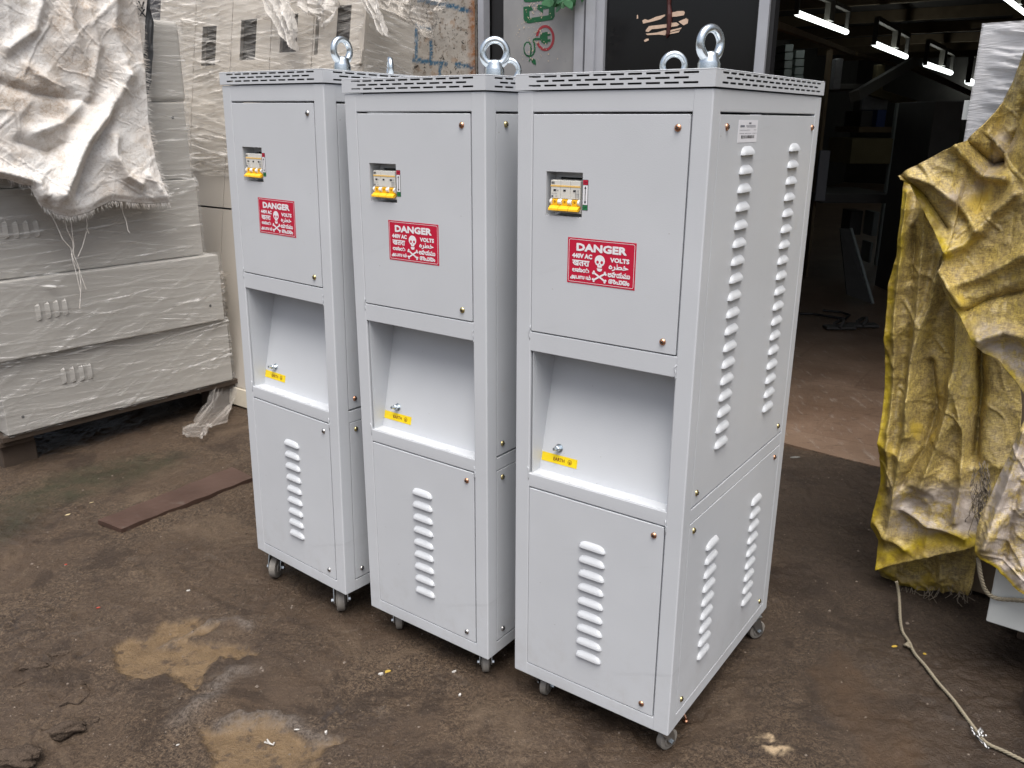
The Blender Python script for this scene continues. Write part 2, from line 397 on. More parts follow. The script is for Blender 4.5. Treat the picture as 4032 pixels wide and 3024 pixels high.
def make_cabinet(root):
    # frame: four posts and the rails between them
    f = MB(); t = .0367; e = .0006
    for x0 in (0, W-t):
        for y0 in (0, D-t): f.rbox(x0, x0+t, y0, y0+t, ZB, TOP, .0032, 3)
    for z0, z1 in ((ZB, LB), (LT, RB-.0002), (RT, UB), (UT, TOP)):
        f.rbox(t-.004, W-t+.004, e, t-e, z0, z1, .0022, 2); f.rbox(t-.004, W-t+.004, D-t+e, D-e, z0, z1, .0022, 2)
    for z0, z1 in ((ZB, LB), (LT, RB), (UT, TOP)):
        for x0 in (e, W-t+e): f.rbox(x0, x0+t-2*e, t-.004, D-t+.004, z0, z1, .0022, 2)
    f.box(.004, W-.004, .004, D-.004, TOP-.012, TOP-.006); f.box(.006, W-.006, .006, D-.006, ZB+.003, ZB+.006)
    fr = f.build('frame', M_PAINT, root, smooth=40, off=OFF)
    rw = random.Random(5)
    for x, z in ((.0345, RB), (W-.036, LT+.0), (.0345, UB-.001), (W-.036, UB-.03)):
        MB().tube([(x+rw.uniform(-.002, .002), -.0004, z+.030*i/6-.015) for i in range(7)], [.0006, .0012, .0009, .0016, .001, .0013, .0005], 6).build('weld_bead', M_PAINT, fr, smooth=True, off=OFF)   # beads at the frame's joints
    rw2 = random.Random(8)
    for k in (0, 2, 3, 6, 8):                              # the ragged lip on the compartment's lower rail
        x = .05+k*.036; MB().tube([(x, .006, RB+.0006), (x+.012, .004+rw2.uniform(0, .004), RB+.0016), (x+.026, .006, RB+.0006)], [.0004, .0011, .0004], 6).build('weld_bead', M_PAINT, fr, smooth=True, off=OFF)
    g = .0022
    # upper front door with its breaker window
    p = MB(); x0, x1, z0, z1 = ML+.0012, W-ML-g, UB+g, UT-.0036
    WN = (.0697, .1515, 1.0735+ZB, 1.157+ZB)
    p.plate((x0+.001, x1-.001), (z0+.001, z1-.001), [WN], lambda a, b, c: FP(a, b, .0002+c), .0014)
    for X0, X1, Z0, Z1 in ((x0, x1, z0, z0+.0022), (x0, x1, z1-.0022, z1), (x0, x0+.0022, z0, z1), (x1-.0022, x1, z0, z1)):
        p.rbox(X0, X1, .0006, .014, Z0, Z1, .0008, 2)
    a0, a1, b0, b1 = WN
    p.box(a0-.002, a0, .0016, .034, b0, b1); p.box(a1, a1+.002, .0016, .034, b0, b1); p.box(a0, a1, .0016, .034, b1, b1+.002); p.box(a0, a1, .0016, .034, b0-.002, b0)
    p.plate((a0-.002, a1+.002), (b0-.002, b1+.002), [(a0+.012, a1-.001, b0+.013, b1-.012)], lambda a, b, c: FP(a, b, .034+c), .0015)
    p.box(a0+.004, a1, .046, .048, b0+.004, b1-.004, 1)
    ud = p.build('upper_door', [M_PAINT, M_DARKIN], root, smooth=40, off=OFF)
    # lower front panel with nine louvres
    p = MB(); z0, z1 = LB+g, LT-.0030
    p.rbox(ML+.0012, W-ML-g, .0002, .014, z0, z1, .0011, 2)
    for k in range(9): louvre(p, .2005, ZB+.3895-k*.0338, lambda a, b, c: FP(a, b, .0002+c))
    lp = p.build('lower_panel', [M_PAINT, M_DARKIN], root, smooth=40, off=OFF)
    # side panels
    y0, y1 = .0372, D-.0365
    p = MB(); p.rbox(W-.014, W-.0004, y0, y1, RB+.0045, UT-.004, .0011, 2)
    for ya in (.1775, .4505):
        for k in range(18):
            ff = (ya-.178)/.273
            louvre(p, ya-(.0125-.006*ff)*k/17, ZB+1.1985-k*.03385, lambda a, b, c: SP(a, b, .0004+c))
    su = p.build('upper_side_panel', [M_PAINT, M_DARKIN], root, smooth=40, off=OFF)
    p = MB(); p.rbox(W-.014, W-.0004, y0, y1, LB+.0035, LT-.0012, .0011, 2)
    for ya in (.164, .4298):
        for k in range(9): louvre(p, ya, ZB+.3930-k*.0338, lambda a, b, c: SP(a, b, .0004+c))
    sw = p.build('lower_side_panel', [M_PAINT, M_DARKIN], root, smooth=40, off=OFF)
    p = MB(); p.rbox(.0004, .014, y0, y1, LB+.002, LT-.002, .0011, 2); p.rbox(.0004, .014, y0, y1, RB+.002, UT-.003, .0011, 2)
    p.build('left_side_panel', M_PAINT, root, smooth=40, off=OFF)
    p = MB(); p.rbox(ML+.001, W-ML-.001, D-.014, D-.0004, LB+.002, UT-.003, .0011, 2)
    p.build('rear_panel', M_PAINT, root, smooth=40, off=OFF)
    for a, b, m in ((.339, 1.2391, M_COPPER), (.3341, .8574, M_COPPER)): add_screw(a, b+ZB, lambda a, b, c: FP(a, b, .0002+c), ud, m)
    for a, b, m in ((.340, .4584, M_COPPER), (.3344, .0546, M_COPPER)): add_screw(a, b+ZB, lambda a, b, c: FP(a, b, .0002+c), lp, m)
    for a, b, m in ((.0687, 1.2407, M_COPPER), (.5595, 1.2373, M_COPPER), (.0575, .5463, M_BRASS), (.5413, .5428, M_BRASS)): add_screw(a, b+ZB, lambda a, b, c: SP(a, b, .0004+c), su, m)
    for a, b, m in ((.0578, .4632, M_BRASS), (.5397, .4615, M_COPPER), (.0601, .0584, M_BRASS), (.5408, .0559, M_BRASS)): add_screw(a, b+ZB, lambda a, b, c: SP(a, b, .0004+c), sw, m)
    # the open compartment with its sloping back
    p = MB(); xa, xb = ML+.0055, W-ML-.0008; yb, yt = .034, .094
    zz0, zz1 = RB+.0008, RT+.02
    p.box(xa-.001, xa, .004, yt+.02, zz0, zz1); p.box(xb, xb+.001, .004, yt+.02, zz0, zz1)
    sl_ = (yt-yb)/(RT-RB)
    p.obb((xa, yb-sl_*.0, zz0), (xb-xa, 0, 0), (0, .0015, 0), (0, yt+.004-yb, zz1-zz0))
    p.box(xa, xb, .0366, yt+.02, zz1-.004, zz1)
    p.box(xa, xb, .002, yb+.004, RB-.0012, RB+.0008)
    rt = p.build('cable_compartment', M_PAINT, root, off=OFF)
    nrm = Vector((0, -(zz1-zz0), yt+.004-yb)).normalized(); upv = Vector((0, yt+.004-yb, zz1-zz0)).normalized()
    def BP(a, b, c=0):
        o = Vector((a, yb, zz0))+upv*(b-zz0)/upv.z*1.0; return o-nrm*c
    Mb = Matrix.Translation(BP(.0845, .571+ZB)) @ nrm.to_track_quat('Z', 'Y').to_matrix().to_4x4()
    p = MB(); p.lathe([(.0095, 0), (.0095, .0015), (0, .0015)], Mb, 20); p.lathe([(.0072, .0015), (.0072, .0028), (0, .0028)], Mb, 20)
    p.lathe([(.0068, .0028), (.0068, .0075), (.006, .0082), (0, .0082)], Mb, 6); p.lathe([(.0062, .0086), (.0062, .0125), (.0055, .013), (0, .013)], Mb @ Matrix.Rotation(.4, 4, 'Z'), 6)
    p.lathe([(.0038, .01), (.0038, .022), (.003, .0235), (0, .0235)], Mb, 14)
    p.build('earth_bolt', M_ZINC, rt, smooth=35, off=OFF)
    p = MB(); zc = .5465+ZB
    p.prism([(.0435, zc-.0095), (.1335, zc-.0095), (.1335, zc+.0095), (.0435, zc+.0095)], (0, 0, 0), (1, 0, 0), (0, 0, 1), (0, 1, 0), .0003, 0)
    p.v = [tuple(BP(x, z, -.0004-.0003*(1 if y > .0001 else 0))) for x, y, z in p.v]
    text_mb(p, 'EARTH', .088, zc, .0285, .0075, lambda a, b: BP(a, b, -.0011), 1, .02)
    pl = lambda a, b: BP(a, b, -.0011)
    p2 = MB(); ring = [(.1155+.0052*math.cos(k*math.pi/12), zc+.0052*math.sin(k*math.pi/12)) for k in range(24)]
    for k in range(24):
        (ax, az), (bx, bz) = ring[k], ring[(k+1) % 24]; f_ = lambda x, z, s_: (.1155+(x-.1155)*s_, zc+(z-zc)*s_)
        p.add([pl(ax, az), pl(bx, bz), pl(*f_(bx, bz, .82)), pl(*f_(ax, az, .82))], [(0, 1, 2, 3)], 1)
    for X, Z, w_, h_ in ((.1155, zc+.0018, .0006, .0036), (.1155, zc, .0064, .0009), (.1155, zc-.0015, .0044, .0008), (.1155, zc-.0028, .0022, .0008)):
        p.add([pl(X-w_/2, Z-h_/2), pl(X+w_/2, Z-h_/2), pl(X+w_/2, Z+h_/2), pl(X-w_/2, Z+h_/2)], [(0, 1, 2, 3)], 1)
    p.build('earth_label', [M_YELLOW, M_BROWNPRINT], rt, off=OFF)
    # three-pole circuit breaker
    p = MB(); c0, c1 = .0785, .1452; ct, cbm = 1.1415+ZB, 1.0795+ZB; wp = (c1-c0)/3
    for k in range(3):
        xx0, xx1 = c0+k*wp+.0002, c0+(k+1)*wp-.0002
        p.rbox(xx0, xx1, .0085, .050, cbm, ct, .0008, 2); p.rbox(xx0, xx1, .0028, .0090, 1.1065+ZB, ct-.0008, .0009, 2)
        p.rbox(xx0, xx1, .0052, .0090, cbm+.0004, cbm+.0070, .0008, 2)
        p.box(xx0+.0065, xx0+.0120, .0022, .0030, 1.1205+ZB, 1.1240+ZB, 2)
        p.box(xx0-.0002, xx1+.0002, .0023, .0030, 1.1288+ZB, 1.1318+ZB, 1)
    PF = lambda a, b: (a, .0020, b)
    text_mb(p, 'IEK', c0+.0062, 1.1362+ZB, .0078, .0040, PF, 2, .03); text_mb(p, 'C63', c0+.0155, 1.1222+ZB, .0052, .0026, PF, 3)
    text_mb(p, '400V 6000', c0+.0085, 1.1160+ZB, .0125, .0018, PF, 3); text_mb(p, 'CE', c0+.0135, 1.1108+ZB, .0042, .0026, PF, 3)
    p.box(c0+.002, c0+.0065, .0021, .0030, 1.1092+ZB, 1.1124+ZB, 3)
    for k in range(3):                                     # the little circuit diagram
        x = c1-.010+k*.0032
        p.box(x, x+.0005, .0021, .0030, 1.1195+ZB, 1.1250+ZB, 3); p.box(x, x+.0005, .0021, .0030, 1.1085+ZB, 1.1172+ZB, 3); p.box(x-.0008, x+.0012, .0021, .003, 1.1172+ZB, 1.1178+ZB, 3)
    cbk = p.build('circuit_breaker', [M_MCB, M_STRIPE, M_BLACK, M_GREYPRINT], root, smooth=40, off=OFF)
    p = MB()
    for k in range(3):
        xx0 = c0+k*wp
        p.rbox(xx0+.0048, xx0+wp-.0048, .0010, .0095, 1.0935+ZB, 1.1055+ZB, .0012, 2)
        p.prism([(.0040, 1.0955+ZB), (-.0060, 1.0880+ZB), (-.0064, 1.0845+ZB), (-.0020, 1.0838+ZB), (.0060, 1.0880+ZB)], (xx0+.0004, 0, 0), (0, 1, 0), (0, 0, 1), (1, 0, 0), wp-.0008)
    p.build('toggle', M_TOGGLE, cbk, smooth=30, off=OFF)
    p = MB()
    for x, w_ in ((c0, .0042), (c0+wp-.0042, .0084), (c0+2*wp-.0042, .0084), (c1-.0042, .0042)):
        pts = [(.0085-.0098*math.sin(math.pi*q/10), 1.1000+ZB-.0068*math.cos(math.pi*q/10)) for q in range(11)]
        p.prism(pts, (x+.0002, 0, 0), (0, 1, 0), (0, 0, 1), (1, 0, 0), w_-.0004)
    p.build('toggle_guard', M_MCBW, cbk, smooth=50, off=OFF)
    p = MB()
    for k in range(3):
        ring = [(c0+k*wp+wp/2+.0016*math.cos(q*math.pi/6), 1.1010+ZB+.0016*math.sin(q*math.pi/6)) for q in range(12)]
        p.tube([(a, .0008, b) for a, b in ring], .0004, 5, closed=True)
    p.build('zero_mark', M_BROWNPRINT, cbk, off=OFF)
    # ON / OFF strip
    p = MB(); x0, x1, z0, z1 = .1523, .1640, 1.0880+ZB, 1.1445+ZB; q = lambda a0, a1, b0, b1, d, mi: p.add([(a0, d, b0), (a1, d, b0), (a1, d, b1), (a0, d, b1)], [(0, 1, 2, 3)], mi)
    p.box(x0, x1, -.0002, .0002, z0, z1, 0); d = -.0004
    q(x0+.0008, x1-.0008, z1-.0092, z1-.0008, d, 1); q(x0+.0008, x1-.0008, z0+.0008, z0+.0092, d, 2); q(x0+.0008, x1-.0008, z0+.0102, z1-.0102, d, 3)
    xc = (x0+x1)/2; d = -.0006
    q(xc-.0008, xc+.0008, z0+.0155, z1-.0155, d, 0)
    p.add([(xc-.0026, d, z1-.0165), (xc+.0026, d, z1-.0165), (xc, d, z1-.0115)], [(0, 1, 2)], 0); p.add([(xc-.0026, d, z0+.0165), (xc+.0026, d, z0+.0165), (xc, d, z0+.0115)], [(0, 1, 2)], 0)
    text_mb(p, 'ON', xc, z1-.005, .0068, .0042, lambda a, b: (a, -.0006, b), 0, .01); text_mb(p, 'OFF', xc, z0+.005, .0078, .0042, lambda a, b: (a, -.0006, b), 0, .01)
    p.build('on_off_label', [M_BLACK, M_RED, M_GREEN, M_WHITE], root, off=OFF)
    # danger plate
    p = MB(); x0, x1, z0, z1 = .1224, .2708, .9470+ZB, 1.0350+ZB; cx = (x0+x1)/2
    p.box(x0, x1, -.0003, .0002, z0, z1, 0)
    def rr(a0, a1, b0, b1, r, w, d):
        pts = []
        for ccx, ccz, st in ((a1-r, b1-r, 0), (a0+r, b1-r, 90), (a0+r, b0+r, 180), (a1-r, b0+r, 270)):
            for k in range(6): an = R(st+18*k); pts.append((ccx, ccz, math.cos(an), math.sin(an)))
        n = len(pts); vs = [(a+r*c, d, b+r*s_) for a, b, c, s_ in pts]+[(a+(r-w)*c, d, b+(r-w)*s_) for a, b, c, s_ in pts]
        p.add(vs, [(k, (k+1) % n, n+(k+1) % n, n+k) for k in range(n)], 1)
    rr(x0+.0027, x1-.0027, z0+.0027, z1-.0027, .0035, .0008, -.0005)
    dp = p.build('danger_plate', [M_RED, M_WHITE], root, off=OFF)
    p = MB()
    Z = lambda fr: z1-(z1-z0)*fr; X = lambda fr: x0+(x1-x0)*fr
    L = lambda a, b, k=0: (a, -.0006-k, b)
    HT = lambda t, fx, fz, w_, h_, bw: heavy_text(p, t, X(fx), Z(fz), w_, h_, L, 0, .015, bw)
    HT('DANGER', .502, .195, .1095, .0155, .00085); HT('440V AC', .222, .385, .0450, .0094, .00050); HT('VOLTS', .775, .405, .0410, .0092, .00050)
    HT('\u0916\u0924\u0930\u093e', .205, .545, .0385, .0112, .00032)
    HT('\u0c85\u0caa\u0cbe\u0caf', .205, .695, .0385, .0092, .00032)
    HT('\u0b85\u0baa\u0bbe\u0baf\u0bae\u0bcd', .205, .855, .0465, .0106, .00032)
    HT('\ufee9\ufead\ufec4\ufea7', .760, .560, .0420, .0140, .00032)
    HT('\u0c05\u0c2a\u0c3e\u0c2f\u0c2e\u0c41', .770, .715, .0480, .0112, .00032)
    HT('\u0d05\u0d2a\u0d3e\u0d2f\u0d02', .775, .870, .0450, .0092, .00032)
    p.build('lettering', M_WHITE, dp, off=OFF)
    p = MB(); sx, sz = X(.487), Z(.475)
    sk = [(sx+.0112*math.cos(R(a)), sz+.0022+.0108*math.sin(R(a))) for a in range(-20, 201, 20)]+[(sx-.0082, sz-.0055), (sx-.0050, sz-.0072), (sx-.0046, sz-.0108), (sx+.0046, sz-.0108), (sx+.0050, sz-.0072), (sx+.0082, sz-.0055)]
    p.prism(sk, (0, -.0006, 0), (1, 0, 0), (0, 0, 1), (0, -1, 0), .0001, 0)
    p.prism([(sx-.0060, sz-.0125), (sx+.0060, sz-.0125), (sx+.0046, sz-.0170), (sx, sz-.0185), (sx-.0046, sz-.0170)], (0, -.0006, 0), (1, 0, 0), (0, 0, 1), (0, -1, 0), .0001, 0)
    for ex in (-.0046, .0046):
        p.prism([(sx+ex+.0028*math.cos(R(k*30)), sz-.0005+.0030*math.sin(R(k*30))) for k in range(12)], (0, -.0008, 0), (1, 0, 0), (0, 0, 1), (0, -1, 0), .0001, 1)
    p.prism([(sx-.0014, sz-.0062), (sx+.0014, sz-.0062), (sx, sz-.0034)], (0, -.0008, 0), (1, 0, 0), (0, 0, 1), (0, -1, 0), .0001, 1)
    bx, bz = sx, Z(.80)
    for s_ in (-1, 1):
        dx, dz = .0130, .0075*s_; l = math.hypot(dx, dz); ux, uz = dx/l, dz/l; nx, nz = -uz, ux; w_ = .0017
        p.prism([(bx-dx+nx*w_, bz-dz+nz*w_), (bx-dx-nx*w_, bz-dz-nz*w_), (bx+dx-nx*w_, bz+dz-nz*w_), (bx+dx+nx*w_, bz+dz+nz*w_)], (0, -.0006-.00005*(s_+1), 0), (1, 0, 0), (0, 0, 1), (0, -1, 0), .0001, 0)
        for en in (-1, 1):
            for kk in (-1, 1):
                ccx, ccz = bx+en*dx+kk*nx*.0019, bz+en*dz+kk*nz*.0019
                p.prism([(ccx+.0023*math.cos(R(k*36)), ccz+.0023*math.sin(R(k*36))) for k in range(10)], (0, -.0006-.00012*(1+kk), 0), (1, 0, 0), (0, 0, 1), (0, -1, 0), .0001, 0)
    p.build('skull_and_crossbones', [M_WHITE, M_RED], dp, off=OFF)
    # vented cover
    p = MB(); co = .0026; h0, h1 = TOP+.0025, TOP+.0310
    def slots(length):
        out = []; n = int((length-.045)/.0352)
        st = (length-(n*.0352-.0078))/2
        for rw_, zc_, sh, m in ((0, .0235, 0, n), (1, .0155, .0176, n-1), (2, .0074, 0, n)):
            for k in range(m): a = st+sh+k*.0352; out.append((a, a+.0274, h0+zc_-.0017, h0+zc_+.0017))
        return out
    LX, LY = W+2*co, D+2*co
    p.plate((0, LX), (h0, h1-.0015), slots(LX), lambda a, b, c: (a-co, -co+c, b), .0014)
    p.plate((0, LX), (h0, h1-.0015), slots(LX), lambda a, b, c: (a-co, D+co-c, b), .0014)
    p.plate((.0014, LY-.0014), (h0, h1-.0015), slots(LY), lambda a, b, c: (W+co-c, a-co, b), .0014)
    p.plate((.0014, LY-.0014), (h0, h1-.0015), slots(LY), lambda a, b, c: (-co+c, a-co, b), .0014)
    p.rbox(-co, W+co, -co, D+co, h1-.0015, h1+.0008, .0011, 2)
    tc = p.build('vented_cover', M_PAINT, root, smooth=40, off=OFF)
    p = MB(); p.box(.03, W-.03, .03, D-.03, TOP-.003, TOP+.0265)
    p.build('cover_inside_shade', M_DARKIN, tc, off=OFF)  # near-black block put in the hollow cover to paint its inside shade
    for (ex, ey), an in zip(((.343, .105), (.092, .492)), (R(69), R(32))):
        p = MB()
        up = .010 if ey < .3 else 0.0
        p.lathe([(.0200, 0), (.0198, .004+up), (.0180, .008+up), (.0158, .016+up), (.0145, .021+up), (.010, .024+up)], None, 24)
        ns, nr = 36, 14; ctr = .0370+up; Rm, rm = .0250, .0073
        vs = []; fs = []
        for i in range(ns):
            a = 2*math.pi*i/ns; k = 1+.22*max(0, -math.sin(a))
            for j in range(nr):
                b_ = 2*math.pi*j/nr; vs.append(((Rm+rm*k*math.cos(b_))*math.cos(a), rm*1.05*k*math.sin(b_), ctr+(Rm+rm*k*math.cos(b_))*math.sin(a)))
        for i in range(ns):
            for j in range(nr): fs.append((i*nr+j, ((i+1) % ns)*nr+j, ((i+1) % ns)*nr+(j+1) % nr, i*nr+(j+1) % nr))
        p.add(vs, fs)
        o = p.build('lifting_eye', M_ZINC, root, smooth=50, loc=(ex-OFF[0], ey-OFF[1], h1+.0008)); o.rotation_euler = (0, 0, an)
    rc = random.Random(11)
    for kx_, ky_, an in ((.058, .053, R(100)), (.376, .053, R(70)), (.045, D-.04, R(40)), (.388, D-.036, R(62))):
        cx_, cy_ = kx_-.020*math.cos(an), ky_-.020*math.sin(an)
        p = MB(); p.rbox(-.020, .020, -.020, .020, -.0045, -.0002, .001, 1)
        p.lathe([(.018, -.0045), (.020, -.009), (.017, -.012), (0, -.012)], None, 20)
        for s_ in (-1, 1): p.prism([(-.015, -.011), (.018, -.011), (.028, -.038), (.030, -.052), (.014, -.054), (.006, -.040)], (0, s_*.0150-.001, 0), (1, 0, 0), (0, 0, 1), (0, 1, 0), .002)
        p.box(-.015, .016, -.015, .015, -.0125, -.0105)
        p.lathe([(.005, -.021), (.005, -.016)], Matrix.Translation((.020, 0, -.0495)) @ Matrix.Rotation(math.pi/2, 4, 'X'), 6); p.lathe([(.005, .016), (.005, .021)], Matrix.Translation((.020, 0, -.0495)) @ Matrix.Rotation(math.pi/2, 4, 'X'), 6)
        c = p.build('castor', M_STEEL, root, smooth=40, loc=(cx_-OFF[0], cy_-OFF[1], ZB)); c.rotation_euler = (0, 0, an)
        p = MB(); p.lathe([(.0, -.011), (.014, -.011), (.015, -.0085), (.021, -.0095), (.0250, -.0070), (.0255, 0), (.0250, .0070), (.021, .0095), (.015, .0085), (.014, .011), (0, .011)], Matrix.Translation((.020, 0, -.0495)) @ Matrix.Rotation(math.pi/2, 4, 'X'), 28)
        p.build('wheel', M_NYLON, c, smooth=50)
    return root

def set_pose(o, x, y, a, z, tx, ty):
    Mz = Matrix.Rotation(a, 3, 'Z')
    T = Matrix(((1, 0, tx), (0, 1, ty), (-tx, -ty, 1)))
    q = (Mz @ T).to_quaternion(); o.rotation_mode = 'XYZ'; o.rotation_euler = q.to_euler('XYZ')
    o.location = Vector((x, y, z))+q.to_matrix() @ Vector(OFF)
POSES = dict(R=(.00812, 1.70798, -.61859, 0, 0, 0), M=(-.37744, 1.97367, -.63478, .0016, .0006, 0), L=(-.75819, 2.23767, -.68108, .0280, .0084, .0145))
GRP = 'grey castored electrical cabinets standing in a row'
cabR = make_cabinet(empty('electrical_cabinet', label='light grey cabinet nearest the camera, its louvred side and small white barcode sticker in view', cat='cabinet', group=GRP))
cabM = copy_tree(cabR); tag(cabM, 'middle light grey cabinet of the row, between the other two on castors')
cabL = copy_tree(cabR); tag(cabL, 'light grey cabinet at the far end of the row, nearest the wrapped grey boxes')
SCREW_KIND = dict(M=(M_COPPER, M_SILVER, M_BRASS, M_SILVER, M_SILVER, M_COPPER, M_COPPER, M_BRASS, M_BRASS, M_BRASS, M_BRASS, M_BRASS), L=(M_SILVER, M_SILVER, M_BRASS, M_BRASS, M_SILVER, M_SILVER, M_SILVER, M_BRASS, M_BRASS, M_COPPER, M_COPPER, M_BRASS))
def walk(o):
    yield o
    for c in o.children: yield from walk(c)
for key, root in (('M', cabM), ('L', cabL)):
    i = 0; eyes = []
    for o in walk(root):
        if o.name.startswith('screw'):
            me = o.data.copy(); me.materials[0] = SCREW_KIND[key][i % 12]; o.data = me; i += 1
        if o.name.startswith('lifting_eye'): eyes.append(o)
    eyes.sort(key=lambda e: e.location.y)
    for e, an in zip(eyes, dict(M=(R(40), R(33)), L=(R(92), R(143)))[key]): e.rotation_euler = (0, 0, an)
for root, sc_, spots in ((cabM, 1.0, ((.051, .053, 315), (.355, .048, 308))), (cabL, 1.27, ((.034, .036, 300), (.322, .045, 322)))):
    cs = sorted([o for o in root.children if o.name.startswith('castor')], key=lambda o: (o.location.y > 0, o.location.x))
    for o in cs: o.scale = (sc_,)*3
    for o, (kx_, ky_, a_) in zip(cs, spots):
        o.rotation_euler = (0, 0, R(a_)); o.location = (kx_-.020*sc_*math.cos(R(a_))-OFF[0], ky_-.020*sc_*math.sin(R(a_))-OFF[1], ZB)
for k, o in (('R', cabR), ('M', cabM), ('L', cabL)): set_pose(o, *POSES[k])
# barcode sticker on the nearest one
p = MB(); y0, y1, z0, z1 = .1235, .2195, 1.2132+ZB, 1.2522+ZB
SQ = lambda a, b, c: (W+.0002+c, a, b)
p.box(W-.0006, W+.0001, y0, y1, z0, z1, 0)
def bq(a0, a1, b0, b1, mi): p.add([SQ(y0+(y1-y0)*a0, z1-(z1-z0)*b1, .0002), SQ(y0+(y1-y0)*a1, z1-(z1-z0)*b1, .0002), SQ(y0+(y1-y0)*a1, z1-(z1-z0)*b0, .0002), SQ(y0+(y1-y0)*a0, z1-(z1-z0)*b0, .0002)], [(0, 1, 2, 3)], mi)
bq(.08, .30, .22, .31, 2); bq(.52, .64, .10, .17, 2)
rb = random.Random(2)
for row, segs in ((.23, ((.38, .90),)), (.27, ((.38, .90),)), (.31, ((.42, .90),)), (.44, ((.06, .60), (.80, .95))), (.59, ((.06, .30), (.34, .48), (.52, .68), (.74, .97)))):
    for a0, a1 in segs:
        a = a0
        while a < a1-.01:
            w_ = rb.uniform(.015, .05); bq(a, min(a+w_, a1), row-.006, row+.012, 2); a += w_+.008
a = .16
while a < .86:
    w_ = rb.choice((.008, .012, .025, .04)); bq(a, a+w_, .68, .82, 1); a += w_+rb.choice((.01, .015, .02))
p.build('barcode_sticker', [M_PAPER, M_BLACK, M_GREYPRINT], cabR, off=OFF)
# ---------------------------------------------------------------- ground
PATCH1 = [(455, 2560), (480, 2520), (560, 2500), (625, 2470), (665, 2455), (760, 2445), (860, 2452), (885, 2470), (835, 2505), (850, 2535), (905, 2548), (975, 2530), (1000, 2565), (940, 2590), (860, 2605), (815, 2630), (800, 2675), (770, 2715), (690, 2690), (630, 2665), (560, 2680), (470, 2670), (460, 2620)]
PATCH2 = [(790, 2850), (850, 2865), (960, 2845), (1050, 2830), (1160, 2850), (1180, 2880), (1220, 2925), (1290, 2925), (1345, 2905), (1350, 2925), (1300, 2965), (1260, 3010), (1245, 3060), (1180, 3090), (870, 3090), (850, 3030), (840, 2950), (800, 2890)]
def gpoly(px, ox=0, oy=0): return [tuple(on_z(a+ox, b+oy)[:2]) for a, b in px]
P1, P2 = gpoly(PATCH1), gpoly(PATCH2)
SAND = gpoly([(2945, 2925), (2985, 2900), (3030, 2888), (3075, 2915), (3100, 2930), (3110, 2965), (3085, 3000), (3050, 2990), (3010, 2965), (2960, 2935)])
TAN_R = gpoly([(3215, 2650), (3300, 2560), (3420, 2700), (3560, 2850), (3620, 3060), (3400, 3080), (3400, 2900), (3280, 2830), (3225, 2740)])
MOSS = gpoly([(0, 1985), (250, 1870), (520, 1810), (700, 1800), (640, 1850), (400, 1930), (150, 2010), (100, 2080), (0, 2120)])
LUMPS = [([(150, 2935), (200, 2915), (255, 2890), (300, 2880)], .020, .020), ([(20, 3030), (90, 3015)], .022, .028), ([(25, 2680), (100, 2630), (160, 2610)], .012, .012), ([(115, 2670), (200, 2655), (250, 2620), (290, 2590)], .012, .011), ([(270, 2770), (315, 2720), (320, 2735)], .010, .010), ([(240, 2790), (310, 2785), (350, 2750)], .006, .004), ([(830, 2700), (880, 2660), (930, 2630)], .018, .007), ([(640, 2555), (830, 2465), (990, 2460)], .012, .006), ([(740, 2860), (790, 2780), (830, 2800)], .016, .008), ([(900, 2845), (1000, 2835), (1120, 2820)], .014, .006), ([(365, 2845), (390, 2840)], .006, .006), ([(740, 2350), (800, 2360), (840, 2390)], .014, .006), ([(1265, 2855), (1300, 2790), (1360, 2775)], .006, .004)]
CRACKS = [[(20, 2500), (80, 2450), (145, 2415)], [(290, 2600), (340, 2585), (400, 2560)], [(1270, 2870), (1290, 2810), (1340, 2780), (1355, 2800)], [(2910, 2950), (2930, 2985), (3000, 3010)]]
def axis(fine0, fine1, step, far):
    mid = np.arange(fine0, fine1+1e-6, step); out = []
    x = step
    while x < far: x *= 1.35; out.append(x)
    out = np.array(out); return np.concatenate([(fine0-out)[::-1], mid, fine1+out])
gx = axis(-2.35, 1.75, .0062, 60); gy = axis(1.25, 4.3, .0062, 60)
X, Y = np.meshgrid(gx, gy)
def ground_base(X, Y):
    return .008*sstep(.0, .5, (-X*.75+Y*.66)-1.72)*sstep(1.2, .3, np.abs(X+.6))
wx = X+.05*(fbm(X*14, Y*14, 3, 1)-.5); wy = Y+.05*(fbm(X*14, Y*14, 3, 2)-.5)
wx2 = wx+.030*(fbm(X*40, Y*40, 4, 3)-.5); wy2 = wy+.030*(fbm(X*40, Y*40, 4, 4)-.5)
def sd(poly, wx, wy):
    d = poly_dist(wx, wy, poly, True); return np.where(inside(wx, wy, poly), -d, d)
near = (np.abs(X) < 3) & (Y > 1) & (Y < 5)
d1, d2, d3 = sd(P1, wx2, wy2), sd(P2, wx2, wy2), sd(SAND, wx2, wy2)
dp = np.minimum(d1, d2); patch = sstep(.005, -.007, dp)*sstep(.30, .44, fbm(X*13, Y*13, 4, 71)+.16*sstep(0, -.05, dp)); sand = sstep(.006, -.008, d3)*sstep(.35, .6, fbm(X*70, Y*70, 3, 6))
rim = .65*np.exp(-(poly_dist(wx2, wy2, gpoly([(640, 2548), (760, 2490), (840, 2455), (930, 2452), (1000, 2470)]))/.012)**2)
rim = np.maximum(rim, .65*np.exp(-(poly_dist(wx2, wy2, gpoly([(880, 2848), (960, 2838), (1060, 2826), (1170, 2842), (1290, 2925)]))/.018)**2))
rim = np.maximum(rim, .6*np.exp(-(poly_dist(wx2, wy2, gpoly([(745, 2830), (820, 2770), (900, 2660), (960, 2640)]))/.03)**2))
moss = sstep(.10, -.06, sd(MOSS, wx, wy))
tanr = sstep(.02, -.01, sd(TAN_R, wx2, wy2))*.8
